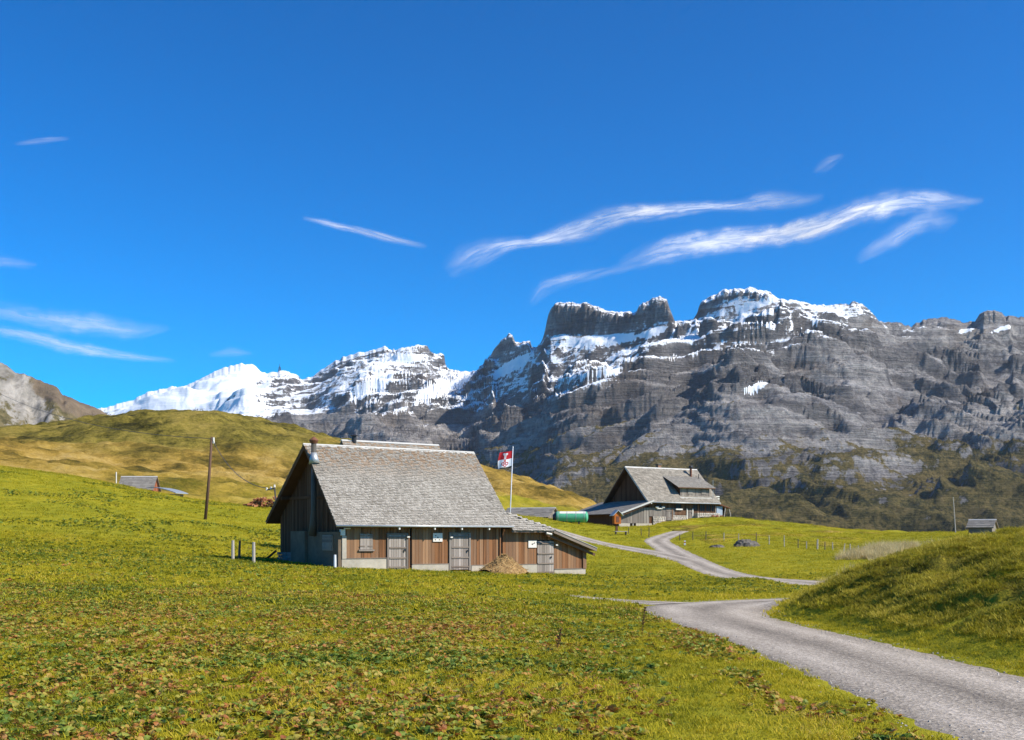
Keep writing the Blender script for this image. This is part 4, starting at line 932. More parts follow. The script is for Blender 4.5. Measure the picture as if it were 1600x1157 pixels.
    mq.build('shingles', M['slate'], dro.parent, kind='stuff')
    # chimneys
    q = MB(); q.box(6.2, 6.75, W + .3, W + .85, Z(zR) - 1, Z(zR) + .55); c = q.build('brick_chimney', M['brick'], root)
    q = MB(); q.box(6.08, 6.87, W + .18, W + .97, Z(zR) + .56, Z(zR) + .66); q.build('chimney_cap', M['stone_d'], c)
    xx, yy = 11.1, 4.0
    q = MB(); q.tube([(xx, yy, Z(zd(yy)) - .1), (xx, yy, Z(zd(yy)) + 1.35)], .17, 10); c = q.build('stove_pipe', M['rust'], root)
    q = MB(); q.tube([(xx, yy, Z(zd(yy)) + 1.25), (xx, yy, Z(zd(yy)) + 1.4), (xx, yy, Z(zd(yy)) + 1.62)], [.3, .32, .26], 10); q.build('cowl', M['darkmetal'], c)
    q = MB(); q.box(xx - .3, xx + .3, yy - .45, yy + .1, Z(zd(yy - .45)) - .05, Z(zd(yy - .45)) + .2); q.build('pipe_foot', M['rust'], c)
    q = MB(); q.tube([(12.1, 3.4, Z(zd(3.4))), (12.1, 3.4, Z(zd(3.4)) + 1.0)], .06, 6); q.build('vent_pipe', M['darkmetal'], root)
    q = MB(); q.tube([(12.35, .6, Z(5.2)), (12.35, .6, Z(8.1))], .035, 6); q.build('antenna_rod', M['metal'], root)
    # lean-to on the left gable
    xe, ze, xt, zt2 = -5.2, 3.02, .84, 4.98; k = (zt2 - ze) / (xt - xe); yA, yB = -.25, 12.2
    q = MB(); q.poly([(xe, yA, Z(ze)), (xt, yA, Z(zt2)), (xt, yA, Z(zt2) - .16), (xe, yA, Z(ze) - .14)], (0, yB - yA, 0)); lo = q.build('lean_to_roof', M['brownwood'], root)
    ssh = MB(); r = random.Random(31); ls = math.hypot(xt - xe, zt2 - ze); i = 0; ex = (xt - xe) / ls; ez = (zt2 - ze) / ls
    while i * .42 < ls:
        s0 = i * .42; s1 = min(s0 + .5, ls); y = yA - .04
        while y < yB:
            y1 = min(y + .55 * r.uniform(.9, 1.1), yB + .04); t = .03
            ssh.add([(xe + s0 * ex, y, Z(ze) + s0 * ez + t), (xe + s0 * ex, y1 - .01, Z(ze) + s0 * ez + t), (xe + s1 * ex, y1 - .01, Z(ze) + s1 * ez + .01), (xe + s1 * ex, y, Z(ze) + s1 * ez + .01), (xe + s0 * ex, y, Z(ze) + s0 * ez), (xe + s0 * ex, y1 - .01, Z(ze) + s0 * ez)], [(0, 3, 2, 1), (4, 0, 1, 5)], r.random()); y = y1
        i += 1
    ssh.build('slabs', M['slate'], lo, kind='stuff')
    q = MB(); q.poly([(xe - .02, yA - .05, Z(ze) + .05), (xt, yA - .05, Z(zt2) + .05), (xt, yA - .05, Z(zt2) - .2), (xe - .02, yA - .05, Z(ze) - .16)], (0, .04, 0)); q.build('barge_board', M['ridge'], lo)
    q = MB(); q.bar((xt - .1, yA + .25, Z(zt2) - .35), (xe + .3, yA + .25, Z(ze) - .28), .14, .18); q.build('rafter', M['brownwood'], lo)
    for x in (-3.9, -1.6, .5):
        q = MB(); q.box(x - .09, x + .09, yA + .12, yf, Z(ze + (x - xe) * k) - .42, Z(ze + (x - xe) * k) - .24); q.build('purlin', M['white'] if x > 0 else M['brownwood'], lo)
    lz = lambda x: min(3.95, ze + (x - xe) * k - .5)
    block('lean_to_core', -4.35, .8, yf + .01, yf + .1, .9, 2.6, M['darkwood'])
    boards('lean_to_boards', -4.4, .82, yf, 1.78, lz, M['greywood'], .26, 21)
    c = MB(); c.box(-4.4, -2.55, yf - .08, yf + .05, Z(.4), Z(1.76)); c.build('lean_to_plinth', M['concrete'], root)
    c = MB(); c.box(-1.5, 1.3, yf - .08, yf + .05, Z(.4), Z(1.76)); c.build('lean_to_plinth', M['concrete'], root)
    c = MB(); c.box(-2.55, -1.5, yf - .02, yf + .05, Z(.4), Z(1.76)); c.build('cellar_opening', M['void'], root)  # solid black slab stands in for the shade inside
    c = MB(); c.box(-2.05, -1.97, yf - .07, yf - .02, Z(.6), Z(1.74)); c.build('opening_post', M['white'], root)
    c = MB(); c.poly([(-4.4, yf + .06, Z(.4)), (-4.4, 11.8, Z(.4)), (-4.4, 11.8, Z(2.95)), (-4.4, yf + .06, Z(2.95))], (.1, 0, 0)); c.build('lean_to_side_wall', M['darkwood'], root)
    # annex at the right end: pale sheet, striped boards, leaning planks
    for i in range(3):
        c = MB(); c.box(13.15, 14.0, yf + .2, yf + .26, Z(5.0 + i * .32), Z(5.18 + i * .32)); c.build('balcony_rail', M['white'], root)
    c = MB(); c.box(13.05, 13.13, yf, 5.5, Z(2.2), Z(4.4)); c.build('annex_wall', M['stone'], root)
    c = MB(); c.box(13.18, 14.3, yf - .1, yf - .04, Z(2.25), Z(4.3)); c.build('tarpaulin', M['bluesheet'], root)
    c = MB(); c.poly([(13.1, yf - .5, Z(4.75)), (15.5, yf - .5, Z(4.1)), (15.5, yf - .5, Z(4.0)), (13.1, yf - .5, Z(4.62))], (0, 4, 0)); c.build('annex_roof', M['rust'], root)
    c = MB(); c.bar((14.35, yf - .3, Z(2.2)), (14.7, yf - .3, Z(4.3)), .1); c.build('strut', M['post'], root)
    c = MB(); c.tube([(15.75, yf - .2, Z(2.2)), (15.7, yf - .2, Z(3.2)), (15.35, yf - .2, Z(4.1))], .10, 8); c.build('strut', M['post'], root)
    c = MB(); c.box(14.35, 15.6, yf + .6, yf + .66, Z(2.1), Z(4.1)); c.build('annex_opening', M['void'], root)  # black sheet painted as the shade of the opening
build_house()

def at_h(lx, ly): return local(HO, HTH, lx, ly)
# bench and planters on the farmhouse terrace
x, y = at_h(10.3, -.1); t = empty('bench', (x, y, 2.27), HTH, label='dark wooden bench on the terrace in front of the farmhouse stone wall', cat='bench')
b = MB(); b.box(-.9, .9, -.18, .18, .42, .47); b.build('seat', M['darkpost'], t)
b = MB(); b.box(-.9, .9, .2, .23, .55, .85); b.build('backrest', M['darkpost'], t)
for sx in (-.75, .75):
    b = MB(); b.box(sx - .04, sx + .04, -.15, .19, 0, .42); b.build('leg', M['darkpost'], t)
for i, xx in enumerate((11.7, 12.5, 13.3)):
    x, y = at_h(xx, -.1); t = empty('flower_tub', (x, y, 2.27), HTH, label='round reddish flower tub on the farmhouse terrace, ' + ('nearest the bench', 'middle one of three', 'at the right end of the terrace')[i], cat='flower tub', group='tubs on the terrace')
    b = MB(); b.tube([(0, 0, 0), (0, 0, .45)], [.2, .3], 12); b.build('tub', M['rust'], t)
    b = MB(); r = random.Random(i)
    for k in range(26):
        a = r.random() * 6.3; q = r.random() * .3; b.poly([(q * math.cos(a), q * math.sin(a), .45), (q * math.cos(a) + .09, q * math.sin(a), .6), (q * math.cos(a), q * math.sin(a) + .05, .72 + r.random() * .1)], (.01, .01, 0))
    b.build('foliage', M['green_leaf'] if 'green_leaf' in M else M['redwood'], t)

# ------------------------------------------------------------------ smaller buildings
def unp(px, py, Y): return ((px - 800) / FPX * Y, Y, (HOR - py) / FPX * Y)
x, y, z = unp(797, 806, 138)
gabled('shed', (x - .9, y), -.42, 6.0, 4.4, z - 2.2, z - .1, z + .98, M['slate'], M['greywood'], 'low grey-roofed shed between the flagpole and the green tank', 'shed', rows=(.45, .6), overx=.3, over=.3, floor=.5)
x, y, z = unp(1515, 828, 132)
gabled('hut', (x - .1, y), -.62, 2.6, 2.4, z - .6, z + .42, z + 1.22, M['slate'], M['greywood'], 'tiny grey hut with a pale roof beyond the grassy bank on the right', 'hut', rows=(.4, .5), overx=.25, over=.25, floor=.8, plank=.2)
x, y, z = unp(186, 770, 168)
hl = gabled('hut', (x - .2, y + 1), .02, 4.9, 3.2, z - 2, z + .95, z + 2.62, M['slate'], M['redwood'], 'small hut with grey roof and red-brown gable half hidden behind the left meadow', 'hut', rows=(.35, .4), overx=.35, over=.5, floor=.8)
b = MB(); b.tube([(-.45, -.4, 0), (-.45, -.4, 5.2)], .09, 8); b.build('flue', M['white'], hl)
x, y, z = unp(232, 775, 163)
t = empty('lean_to_shelter', (x, y, z), -.35, label='low curved pale roof of a shelter beside the half hidden red-gabled hut', cat='shelter')
b = MB(); n = 10
for i in range(n):
    a0, a1 = i / n, (i + 1) / n; f = lambda a: 1.35 * math.cos(a * 1.35) ** .8; x0, x1 = -.3 + 5.2 * a0, -.3 + 5.2 * a1
    b.poly([(x0, 0, f(a0)), (x1, 0, f(a1)), (x1, 0, f(a1) - .1), (x0, 0, f(a0) - .1)], (0, 3, 0))
b.build('roof', M['metal'], t)
b = MB(); b.box(.1, 4.2, .3, 2.8, -1.5, .25); b.build('wall', M['greywood'], t)

# green slurry tank
x, y, z = unp(893, 813, 134); gz_ = Tz(x, y)
t = empty('tank', (x, y, z - .6), -.05, label='green cylindrical tank with glare painted white along its top, lying on the grass left of the farmhouse', cat='tank')
b = MB(); n = 28; Rr = .68; Lh = 1.82; prof = [(-Lh - .22, .25), (-Lh - .12, .52), (-Lh, Rr)] + [(-Lh + .02, Rr)] + [(Lh - .02, Rr), (Lh, Rr), (Lh + .12, .52), (Lh + .22, .25)]
b.tube([(p, 0, .98) for p, _ in prof], [r_ for _, r_ in prof], n); b.build('barrel', M['green'], t, smooth=True)
b = MB()
for i in range(10):
    a0 = math.radians(38 + i * 10.4); a1 = a0 + math.radians(10.4)
    b.add([(-Lh + .35, -Rr * 1.012 * math.cos(a0), .98 + Rr * 1.012 * math.sin(a0)), (Lh - .1, -Rr * 1.012 * math.cos(a0), .98 + Rr * 1.012 * math.sin(a0)), (Lh - .1, -Rr * 1.012 * math.cos(a1), .98 + Rr * 1.012 * math.sin(a1)), (-Lh + .35, -Rr * 1.012 * math.cos(a1), .98 + Rr * 1.012 * math.sin(a1))], [(0, 1, 2, 3)])
b.build('painted_glare', M['white'], t)  # white strip paints the glare along the top of the barrel
b = MB()
for xx in (-1.7, -.6, .5, 1.5): b.tube([(xx, 0, .98), (xx + .07, 0, .98)], Rr * 1.03, n)
b.build('hoop', M['metal'], t)
b = MB(); b.tube([(-Lh - .5, 0, .95), (-Lh - .1, 0, .95)], [.32, .66], 16); b.build('end_cover', M['darkmetal'], t)
for sx in (-1.0, .9):
    b = MB(); b.box(sx - .1, sx + .1, -.5, .5, -.2, .45); b.build('support', M['darkmetal'], t)

# flag pole and flag
x, y, z = unp(794, 860, 86); zb = Tz(x, y)
top = unp(801.5, 700, 86)
t = empty('flagpole', (x, y, zb), 0, label='tall slim white flagpole rising behind the low end of the large barn', cat='flagpole')
tl = Vector((top[0] - x, 0, top[2] - zb))
b = MB(); b.tube([(0, 0, -.3), tuple(tl)], [.055, .028], 8); b.build('pole', M['wcloth'], t, smooth=True)
b = MB(); b.tube([tuple(tl), tuple(tl + Vector((0, 0, .12)))], [.06, .02], 8); b.build('finial', M['metal'], t)
fw, fh = 1.14, 1.18; ft = top[2] - .22
fl = empty('flag', (top[0] - .02, 86, ft - fh), 0, label='red over white flag with a double key emblem blowing from the flagpole', cat='flag')
def fp(s, v, off=0):   # s 0 at the pole..1 at the fly, v 0 bottom..1 top
    yw = .10 * math.sin(s * 7.5 + v * 1.6) * (s ** .6) - .55 * s * .5
    xx = -s * fw * (.93 + .05 * math.sin(v * 4)) - .06 * (1 - v)
    return (xx - s * .02, yw + off, v * fh - .26 * s * (1.1 - .25 * v) - .05 * math.sin(s * 6) * s)
def cloth(name, v0, v1, mat):
    V = []; F = []; n, m = 18, 8
    for i in range(n + 1):
        for j in range(m + 1): V.append(fp(i / n, v0 + (v1 - v0) * j / m))
    for i in range(n):
        for j in range(m): a = i * (m + 1) + j; F.append((a, a + m + 1, a + m + 2, a + 1))
    me = bpy.data.meshes.new(name); me.from_pydata(V, [], F); me.polygons.foreach_set('use_smooth', [True] * len(F)); me.materials.append(mat)
    return link_mesh(name, me, None, fl)
cloth('red_half', .5, 1, M['red']); cloth('white_half', 0, .5, M['wcloth'])
def strokes(name, segs, mat):
    V = []; F = []
    for off in (-.012, .012):
        for (s0, v0, s1, v1, w) in segs:
            n = 5; dx, dv = s1 - s0, v1 - v0; l = math.hypot(dx, dv); px_, pv = -dv / l * w / 2, dx / l * w / 2
            for i in range(n):
                a = i / n; c = (i + 1) / n; k = len(V)
                for (q, sg) in ((a, -1), (c, -1), (c, 1), (a, 1)): V.append(fp(s0 + dx * q + px_ * sg, v0 + dv * q + pv * sg, off))
                F.append((k, k + 1, k + 2, k + 3))
    me = bpy.data.meshes.new(name); me.from_pydata(V, [], F); me.materials.append(mat); link_mesh(name, me, None, fl)
strokes('key_bit', [(.47, .5, .47, .9, .045), (.55, .5, .55, .9, .045), (.47, .88, .36, .88, .05), (.47, .80, .37, .80, .05), (.55, .88, .66, .88, .05), (.55, .80, .65, .80, .05), (.36, .9, .36, .78, .04), (.66, .9, .66, .78, .04)], M['wcloth'])
ring = []
for cx, cv in ((.38, .22), (.64, .22), (.51, .13)):
    for k in range(8):
        a, c = k * math.pi / 4, (k + 1) * math.pi / 4; ring.append((cx + .095 * math.cos(a), cv + .085 * math.sin(a), cx + .095 * math.cos(c), cv + .085 * math.sin(c), .05))
strokes('key_bow', [(.47, .5, .47, .3, .05), (.55, .5, .55, .3, .05)] + ring, M['red'])

# ------------------------------------------------------------------ power pole and line
x, y = unp(320, 0, 92)[:2]; zb = Tz(x, y); tp_ = unp(331, 683, 92)
t = empty('power_pole', (x, y, zb), 0, label='tall brown wooden power pole leaning slightly in the meadow left of the barn', cat='pole')
tv = Vector((tp_[0] - x, 0, tp_[2] - zb))
b = MB(); b.tube([(0, 0, -.5), tuple(tv * .5 + Vector((.06, 0, 0))), tuple(tv)], [.135, .115, .095], 10); b.build('pole', M['pole'], t, smooth=True)
b = MB(); b.tube([tuple(tv + Vector((.14, 0, -.55))), tuple(tv + Vector((.14, 0, -.05)))], [.10, .08], 8); b.bar(tuple(tv + Vector((0, 0, -.5))), tuple(tv + Vector((.14, 0, -.5))), .06); b.build('insulator', M['white'], t)
ptop = Vector((tp_[0], 92, tp_[2] - .15))
bx, by = local(BO, BTH, -.30, 8.95); bend = Vector((bx, by, 2.75))
def cable(a, c, sag, name, lab):
    b = MB(); n = 24; pts = []
    for i in range(n + 1):
        q = i / n; p = a.lerp(c, q); p.z -= sag * 4 * q * (1 - q); pts.append(tuple(p))
    b.tube(pts, .022, 5); o = b.build(name, M['darkmetal'], None); tag(o, lab, 'cable', 'power line wires'); return o
cable(ptop, bend, .9, 'power_cable', 'thin dark wire hanging from the wooden power pole to the barn roof')
cable(ptop, Vector((-125, 215, 48)), 6.5, 'power_cable', 'thin dark wire running from the power pole up past the left hillside')

# ------------------------------------------------------------------ firewood pile
x, y = unp(412, 0, 122)[:2]; zb = Tz(x, y) + .02
t = empty('firewood_pile', (x, y, zb), .1, label='heap of reddish split firewood on the meadow crest behind the barn', cat='firewood')
lm = MB(); lm.tube([(-.28, 0, 0), (.28, 0, 0)], .10, 6); lm = lm.build('log', M['log'], mesh_only=True)
r = random.Random(4)
for i in range(150):
    s = r.random(); xx = -1.9 + 4.4 * s; hmax = 1.1 * sstep(-.15, .45, s) * (1 - .35 * sstep(.7, 1.1, s)); zz = r.random() * hmax
    o = link_mesh('log', lm, parent=t); o.location = (xx + r.uniform(-.2, .2), r.uniform(-.8, .8) * (1 - .5 * zz), zz + .1); o.rotation_euler = (r.uniform(-.4, .4), r.uniform(-.35, .35), r.uniform(-1.5, 1.5) ); o.scale = (r.uniform(.7, 1.2),) * 3

# ------------------------------------------------------------------ manure heap
hx, hy = local(BO, BTH, 9.1, -1.5)
def heap():
    n, m = 60, 24; V = []; F = []
    for i in range(n):
        a = 2 * math.pi * i / n
        for j in range(m + 1):
            q = j / m; rx, ry = 1.52, 1.15; xx = q * rx * math.cos(a) * (1 + .12 * math.sin(3 * a + 1)); yy = q * ry * math.sin(a)
            V.append([xx, yy, 0])
        for j in range(m):
            A = i * (m + 1) + j; B = ((i + 1) % n) * (m + 1) + j; F.append((A, A + 1, B + 1, B))
    V = np.array(V); q = np.hypot((V[:, 0] - .0) / 1.52, V[:, 1] / 1.15)
    pk = np.clip(1 - q * .96, 0, 1)
    h = 1.12 * pk ** .82 * (.92 + .08 * np.cos(V[:, 0] * 2.0 - .6))
    h = h * .92
    V[:, 2] = h + (.09 * fbm(V[:, 0] * 3, V[:, 1] * 3, 4, 5) + .035 * fbm(V[:, 0] * 14, V[:, 1] * 14, 3, 6)) * sstep(0, .3, pk) - .12 * (1 - sstep(0, .12, pk))
    cb, sb_ = math.cos(BTH), math.sin(BTH); wx_ = hx + V[:, 0] * cb - V[:, 1] * sb_; wy_ = hy + V[:, 0] * sb_ + V[:, 1] * cb
    V[:, 2] += terrain(wx_, wy_) - Tz(hx, hy) - .02
    me = bpy.data.meshes.new('manure_heap'); me.from_pydata(V.tolist(), [], F); me.polygons.foreach_set('use_smooth', [True] * len(F))
    m_, nt, bs = new_mat('dung_straw', .95, .1); co = objco(nt); n1 = noise(nt, co, 4, 6, .75); n2 = noise(nt, mapping(nt, co, (30, 6, 12)), 1.5, 5, .7)
    c = ramp(nt, mth(nt, 'ADD', mth(nt, 'MULTIPLY', n1, .5), mth(nt, 'MULTIPLY', n2, .5)), [(.36, (.07, .04, .018)), (.46, (.26, .155, .065)), (.56, (.46, .30, .13)), (.7, (.6, .43, .22))])
    nt.links.new(c, bs.inputs['Base Color']); bump(nt, bs, mth(nt, 'ADD', n1, n2), .9, .06); me.materials.append(m_)
    o = link_mesh('heap', me, None, None)
    t = empty('manure_heap', (hx, hy, Tz(hx, hy) + .02), BTH, label='brown heap of straw manure in front of the barn wall', cat='manure heap'); o.parent = t
    st = MB(); r = random.Random(2)
    for k in range(900):
        i = r.randrange(len(V)); p = Vector(V[i]); a = r.random() * 6.3; l = r.uniform(.06, .2); d = Vector((math.cos(a) * l, math.sin(a) * l, r.uniform(-.03, .06)))
        st.bar(p + Vector((0, 0, .02)), p + d + Vector((0, 0, .02)), .012)
    st.build('straw', M['straw'], t, kind='stuff')
M['straw'] = plain('straw', (.42, .28, .12), .4, 20)
heap()

# ------------------------------------------------------------------ fence posts, stakes and rocks
def stake(px, base_py, top_py, Y, mat, name, lab, cat, grp=None, w=None, lean=0, z=None):
    x = (px - 800) / FPX * Y; zb = Tz(x, Y) if z is None else z; h = (base_py - top_py) / FPX * Y
    w = w or .09
    b = MB(); b.tube([(0, 0, -.25), (lean * .5, 0, h * .5), (lean, 0, h)], [w * .62, w * .58, w * .5], 7)
    o = b.build(name, mat, None); o.location = (x, Y, zb); tag(o, lab, cat, grp); return Vector((x + lean * .9, Y, zb + h * .85))
stake(364, 866, 835, 58.5, M['post'], 'fence_post', 'pale grey fence post left of the barn, tallest of the three in the meadow', 'fence post', 'posts beside the barn', .15)
stake(373.5, 868, 837, 59.5, M['darkpost'], 'fence_post', 'dark thin fence post between the two pale posts left of the barn', 'fence post', 'posts beside the barn', .12, .05)
stake(396.5, 874, 841, 56.2, M['post'], 'fence_post', 'pale fence post standing nearest the shaded gable of the barn', 'fence post', 'posts beside the barn', .15)
stake(523.5, 886, 864, 54.6, M['wcloth'], 'marker_stake', 'short white stake at the shaded front corner of the large barn', 'stake', None, .12)
fp_ = [(982,834,824,126,0),(1002,836,824,124,0),(1014,837,821,122,0),(1062,838,828,116,0),(1082.5,837,824,116,0),(1103,835,821.5,116,0),(1131,836,823,113,1),(1154,838,824,110,1),(1181.5,842,824,107,0),
       (1202,847,832,105,1),(1225.5,850,831.5,101,1),(1247,850,836,100,0),(1260,850,838,99,1),(1277,851,834,98,1),(1289,852,839,97,0),(1301,853,840,96,1),(1318,857,844,94,1),(1328.6,858,844.5,93,1),(1341,859,847,92,1),(1350,860,849,91,1),(1365,861,853,90,0)]
words = ['nearest the little orange shrine', 'second right of the orange shrine', 'tall one right of the orange shrine', 'short thick one at the road bend', 'dark one just right of the bend', 'thin dark one below the terrace bench', 'pale one below the farmhouse corner',
         'pale one just left of the brown rock', 'tall dark one right beside the rock', 'first pale one right of the rock', 'second pale one right of the rock', 'thin dark one between pale posts', 'short pale one left of the tallest', 'tallest pale one on bare earth', 'thin dark one right of the tallest',
         'pale one before the slanting post', 'slightly slanting pale one in the dip', 'first of three close pale posts', 'middle of three close pale posts', 'last of three close pale posts', 'tiny last one beside the tall dry grass']
prev = None; tops = []
for (q, w_) in zip(fp_, words):
    lean = .12 if q[0] == 1318 else random.uniform(-.03, .03)
    p = stake(q[0], q[1], q[2], q[3], M['post'] if q[4] else M['darkpost'], 'fence_post', 'wooden fence post in the right pasture, ' + w_, 'fence post', 'fence posts along the right pasture', .075 if q[0] != 1277 else .13, lean)
    tops.append(p)
b = MB()
for a_, c_ in zip(tops[3:-1], tops[4:]): b.bar(a_, c_, .012); b.bar(a_ - Vector((0, 0, .35)), c_ - Vector((0, 0, .35)), .012)
tag(b.build('fence_wire', M['darkmetal'], None), 'thin wire strung between the fence posts of the right pasture', 'wire')
stake(1493, 829, 777, 128, M['post'], 'thin_pole', 'tall thin pale pole on the right bank beside the tiny hut', 'pole', None, .10, -.28, z=unp(0, 829, 128)[2])
x, y = unp(1070, 0, 108)[:2]; t = empty('marker_post', (x, y, Tz(x, y)), label='short white marker post with an orange band in the grass near the road fork', cat='marker post')
b = MB(); b.box(-.08, .08, -.06, .06, -.2, .45); b.build('post', M['wcloth'], t); b = MB(); b.box(-.085, .085, -.065, .065, .22, .34); b.build('band', M['orangewood'], t)
def rock(px, py, Y, sx, sy, sz, lab, seed):
    x = (px - 800) / FPX * Y; n, m = 36, 18; A, B = np.meshgrid(np.linspace(0, 2 * math.pi, n, endpoint=False), np.linspace(-1.3, 1.5707, m), indexing='ij')
    X = np.cos(A) * np.cos(B); Yy = np.sin(A) * np.cos(B); Zz = np.sin(B)
    k = 1 + .30 * fbm(X * 1.7 + seed, Yy * 1.7 + Zz * 1.3, 4, seed) + .22 * (ridged(X * 2.5 + Zz, Yy * 2.5 + seed, 3, seed + 3) - .4)
    k[:, -1] = k[:, -1].mean()
    o = grid_mesh('boulder', X * k * sx, Yy * k * sy, Zz * k * sz, M['rock'], wrap=True, smooth=False); o.location = (x, Y, Tz(x, Y) - .05); tag(o, lab, 'rock', 'rocks in the right pasture')
rock(1165, 846, 103, 1.25, .9, .68, 'large brown boulder in the pasture beneath the farmhouse fence', 3)
rock(1121, 848, 102, .75, .6, .33, 'low flat dark rock lying left of the large brown boulder', 8)

# wayside shrine
x, y = unp(963.5, 0, 128)[:2]; zb = Tz(x, y)
t = empty('wayside_shrine', (x, y, zb), .35, label='small orange wooden shrine with a pitched roof on a post below the farmhouse', cat='shrine')
b = MB(); b.box(-.12, .12, -.1, .1, -.3, 1.0); b.build('post', M['brownwood'], t)
b = MB(); b.box(-.42, .42, -.3, .3, .95, 2.0); b.poly([(-.42, -.3, 2.0), (.42, -.3, 2.0), (0, -.3, 2.4)], (0, .6, 0)); b.build('body', M['orangewood'], t)
b = MB(); b.box(-.2, .2, -.33, -.305, 1.15, 1.85); do = b.build('niche', M['rust'], t)
for s in (-1, 1):
    b = MB(); b.poly([(0, -.5, 2.5), (s * .68, -.5, 1.88), (s * .68, -.5, 1.96), (0, -.5, 2.6)], (0, 1.0, 0)); b.build('roof_slope', M['metal'], t)
x, y = unp(970, 0, 124)[:2]; t = empty('trestle_table', (x, y, Tz(x, y)), .2, label='low pale board table in the grass in front of the orange shrine', cat='table')
b = MB(); b.box(-.75, .75, -.3, .3, .34, .42); b.build('tabletop', M['post'], t)
for sx in (-.6, .6): b = MB(); b.box(sx - .04, sx + .04, -.25, .25, -.1, .34); b.build('leg', M['darkpost'], t)

# radio mast on the snowy summit
Yk = 6200; x = (437 - 800) / FPX * Yk; zb = (HOR - 584) / FPX * Yk
t = empty('radio_tower', (x, Yk, zb), label='tiny dark radio tower on the snowy ridge right of the white summit', cat='tower')
b = MB()
for sx, sy in ((-1, -1), (1, -1), (1, 1), (-1, 1)): b.bar((sx * 9, sy * 9, -20), (sx * 2.5, sy * 2.5, 38), 3)
for k in range(4): zz = k * 9; q = 9 - 6.5 * (zz + 20) / 58; b.box(-q, q, -q, q, zz, zz + 1.2)
b.build('lattice', M['darkmetal'], t)
b = MB(); b.tube([(0, 0, 38), (0, 0, 58)], [1.6, .8], 6); b.build('mast', M['darkmetal'], t)
b = MB(); b.box(-14, 10, -8, 8, -20, 3); b.build('station', M['stone_d'], t)

# ------------------------------------------------------------------ clouds (thin high cirrus, far beyond the range)
def cloud_mat():
    m = bpy.data.materials.new('cirrus'); m.use_nodes = True; nt = m.node_tree; nt.nodes.clear()
    out = nt.nodes.new('ShaderNodeOutputMaterial'); tr = nt.nodes.new('ShaderNodeBsdfTransparent'); tl_ = nt.nodes.new('ShaderNodeBsdfTranslucent'); df = nt.nodes.new('ShaderNodeBsdfDiffuse')
    tl_.inputs[0].default_value = (1, 1, 1, 1); df.inputs[0].default_value = (.9, .9, .9, 1)
    ad = nt.nodes.new('ShaderNodeMixShader'); ad.inputs[0].default_value = .35; nt.links.new(tl_.outputs[0], ad.inputs[1]); nt.links.new(df.outputs[0], ad.inputs[2])
    uv = nt.nodes.new('ShaderNodeCombineXYZ'); nt.links.new(attr(nt, 'cu'), uv.inputs[0]); nt.links.new(attr(nt, 'cv'), uv.inputs[1]); nt.links.new(attr(nt, 'seed'), uv.inputs[2])
    n1 = noise(nt, mapping(nt, uv.outputs[0], (.6, .3, 1)), 1.3, 5, .6, .4); n2 = noise(nt, mapping(nt, uv.outputs[0], (.7, 2.2, 1), rot=(0, 0, .25)), 2.0, 5, .56, .7)
    n4 = noise(nt, mapping(nt, uv.outputs[0], (.35, .8, 1), rot=(0, 0, -.2)), 1.2, 5, .55, .8)
    v = mth(nt, 'ABSOLUTE', mth(nt, 'ADD', attr(nt, 'cv'), mth(nt, 'MULTIPLY', mth(nt, 'SUBTRACT', n1, .5), 1.25)))
    core = mth(nt, 'POWER', mth(nt, 'SUBTRACT', 1.0, mth(nt, 'MULTIPLY', v, v), True), 6.5)
    hard = mrange(nt, mth(nt, 'ABSOLUTE', attr(nt, 'cv')), .45, 1.0, 1.0, 0.0)
    f = mth(nt, 'MULTIPLY', core, mth(nt, 'ADD', .16, mth(nt, 'MULTIPLY', mth(nt, 'ADD', mrange(nt, n2, .32, .68), mrange(nt, n4, .30, .72)), .62)))
    f = mth(nt, 'MULTIPLY', mth(nt, 'MULTIPLY', f, mth(nt, 'MULTIPLY', attr(nt, 'dens'), .78)), hard, True)
    mx = nt.nodes.new('ShaderNodeMixShader'); nt.links.new(f, mx.inputs[0]); nt.links.new(tr.outputs[0], mx.inputs[1]); nt.links.new(ad.outputs[0], mx.inputs[2])
    nt.links.new(mx.outputs[0], out.inputs[0]); return m
M['cloud'] = cloud_mat()
def cloud(pts, dens, lab, seed, alt=3000.):
    """pts: (px, py, half width in px); laid out on a level layer at the given altitude"""
    P = np.array(pts, float); d = np.r_[0, np.cumsum(np.hypot(*np.diff(P[:, :2], axis=0).T))]; n = 90; s = np.linspace(0, d[-1], n)
    cx, cy, hw = (_blur(np.interp(s, d, P[:, k])[None], 2.5, 1)[0] for k in range(3))
    tx, ty = np.gradient(cx), np.gradient(cy); l = np.hypot(tx, ty); nx, ny = -ty / l, tx / l
    V = np.linspace(-1, 1, 15); PX = cx[:, None] + nx[:, None] * hw[:, None] * V * 1.75; PY = cy[:, None] + ny[:, None] * hw[:, None] * V * 1.75
    A = alt + 60 * np.sin(PX * .02) ; Y = A * FPX / (HOR - PY); X = (PX - 800) / FPX * Y
    e = np.sin(np.clip(s / d[-1], 0, 1) * math.pi) ** .45
    U = (s / 70.)[:, None] + 0 * PX
    grid_mesh('cirrus_cloud', X, Y, A + 0 * X, M['cloud'], attrs={'cu': U, 'cv': V[None] + 0 * PX, 'dens': dens * (e ** 1.9)[:, None] + 0 * PX, 'seed': 0 * PX + seed}, label=lab, cat='cloud', kind='stuff', group='cirrus wisps')
cloud([(690, 432, 10), (720, 408, 26), (760, 388, 20), (800, 378, 10), (840, 378, 9), (880, 364, 19), (930, 350, 20), (1000, 333, 16), (1080, 326, 11), (1160, 322, 10), (1200, 314, 18), (1250, 311, 14), (1295, 306, 6)], 1.05, 'long thin white cirrus streak high over the castle-shaped crag', 1.3)
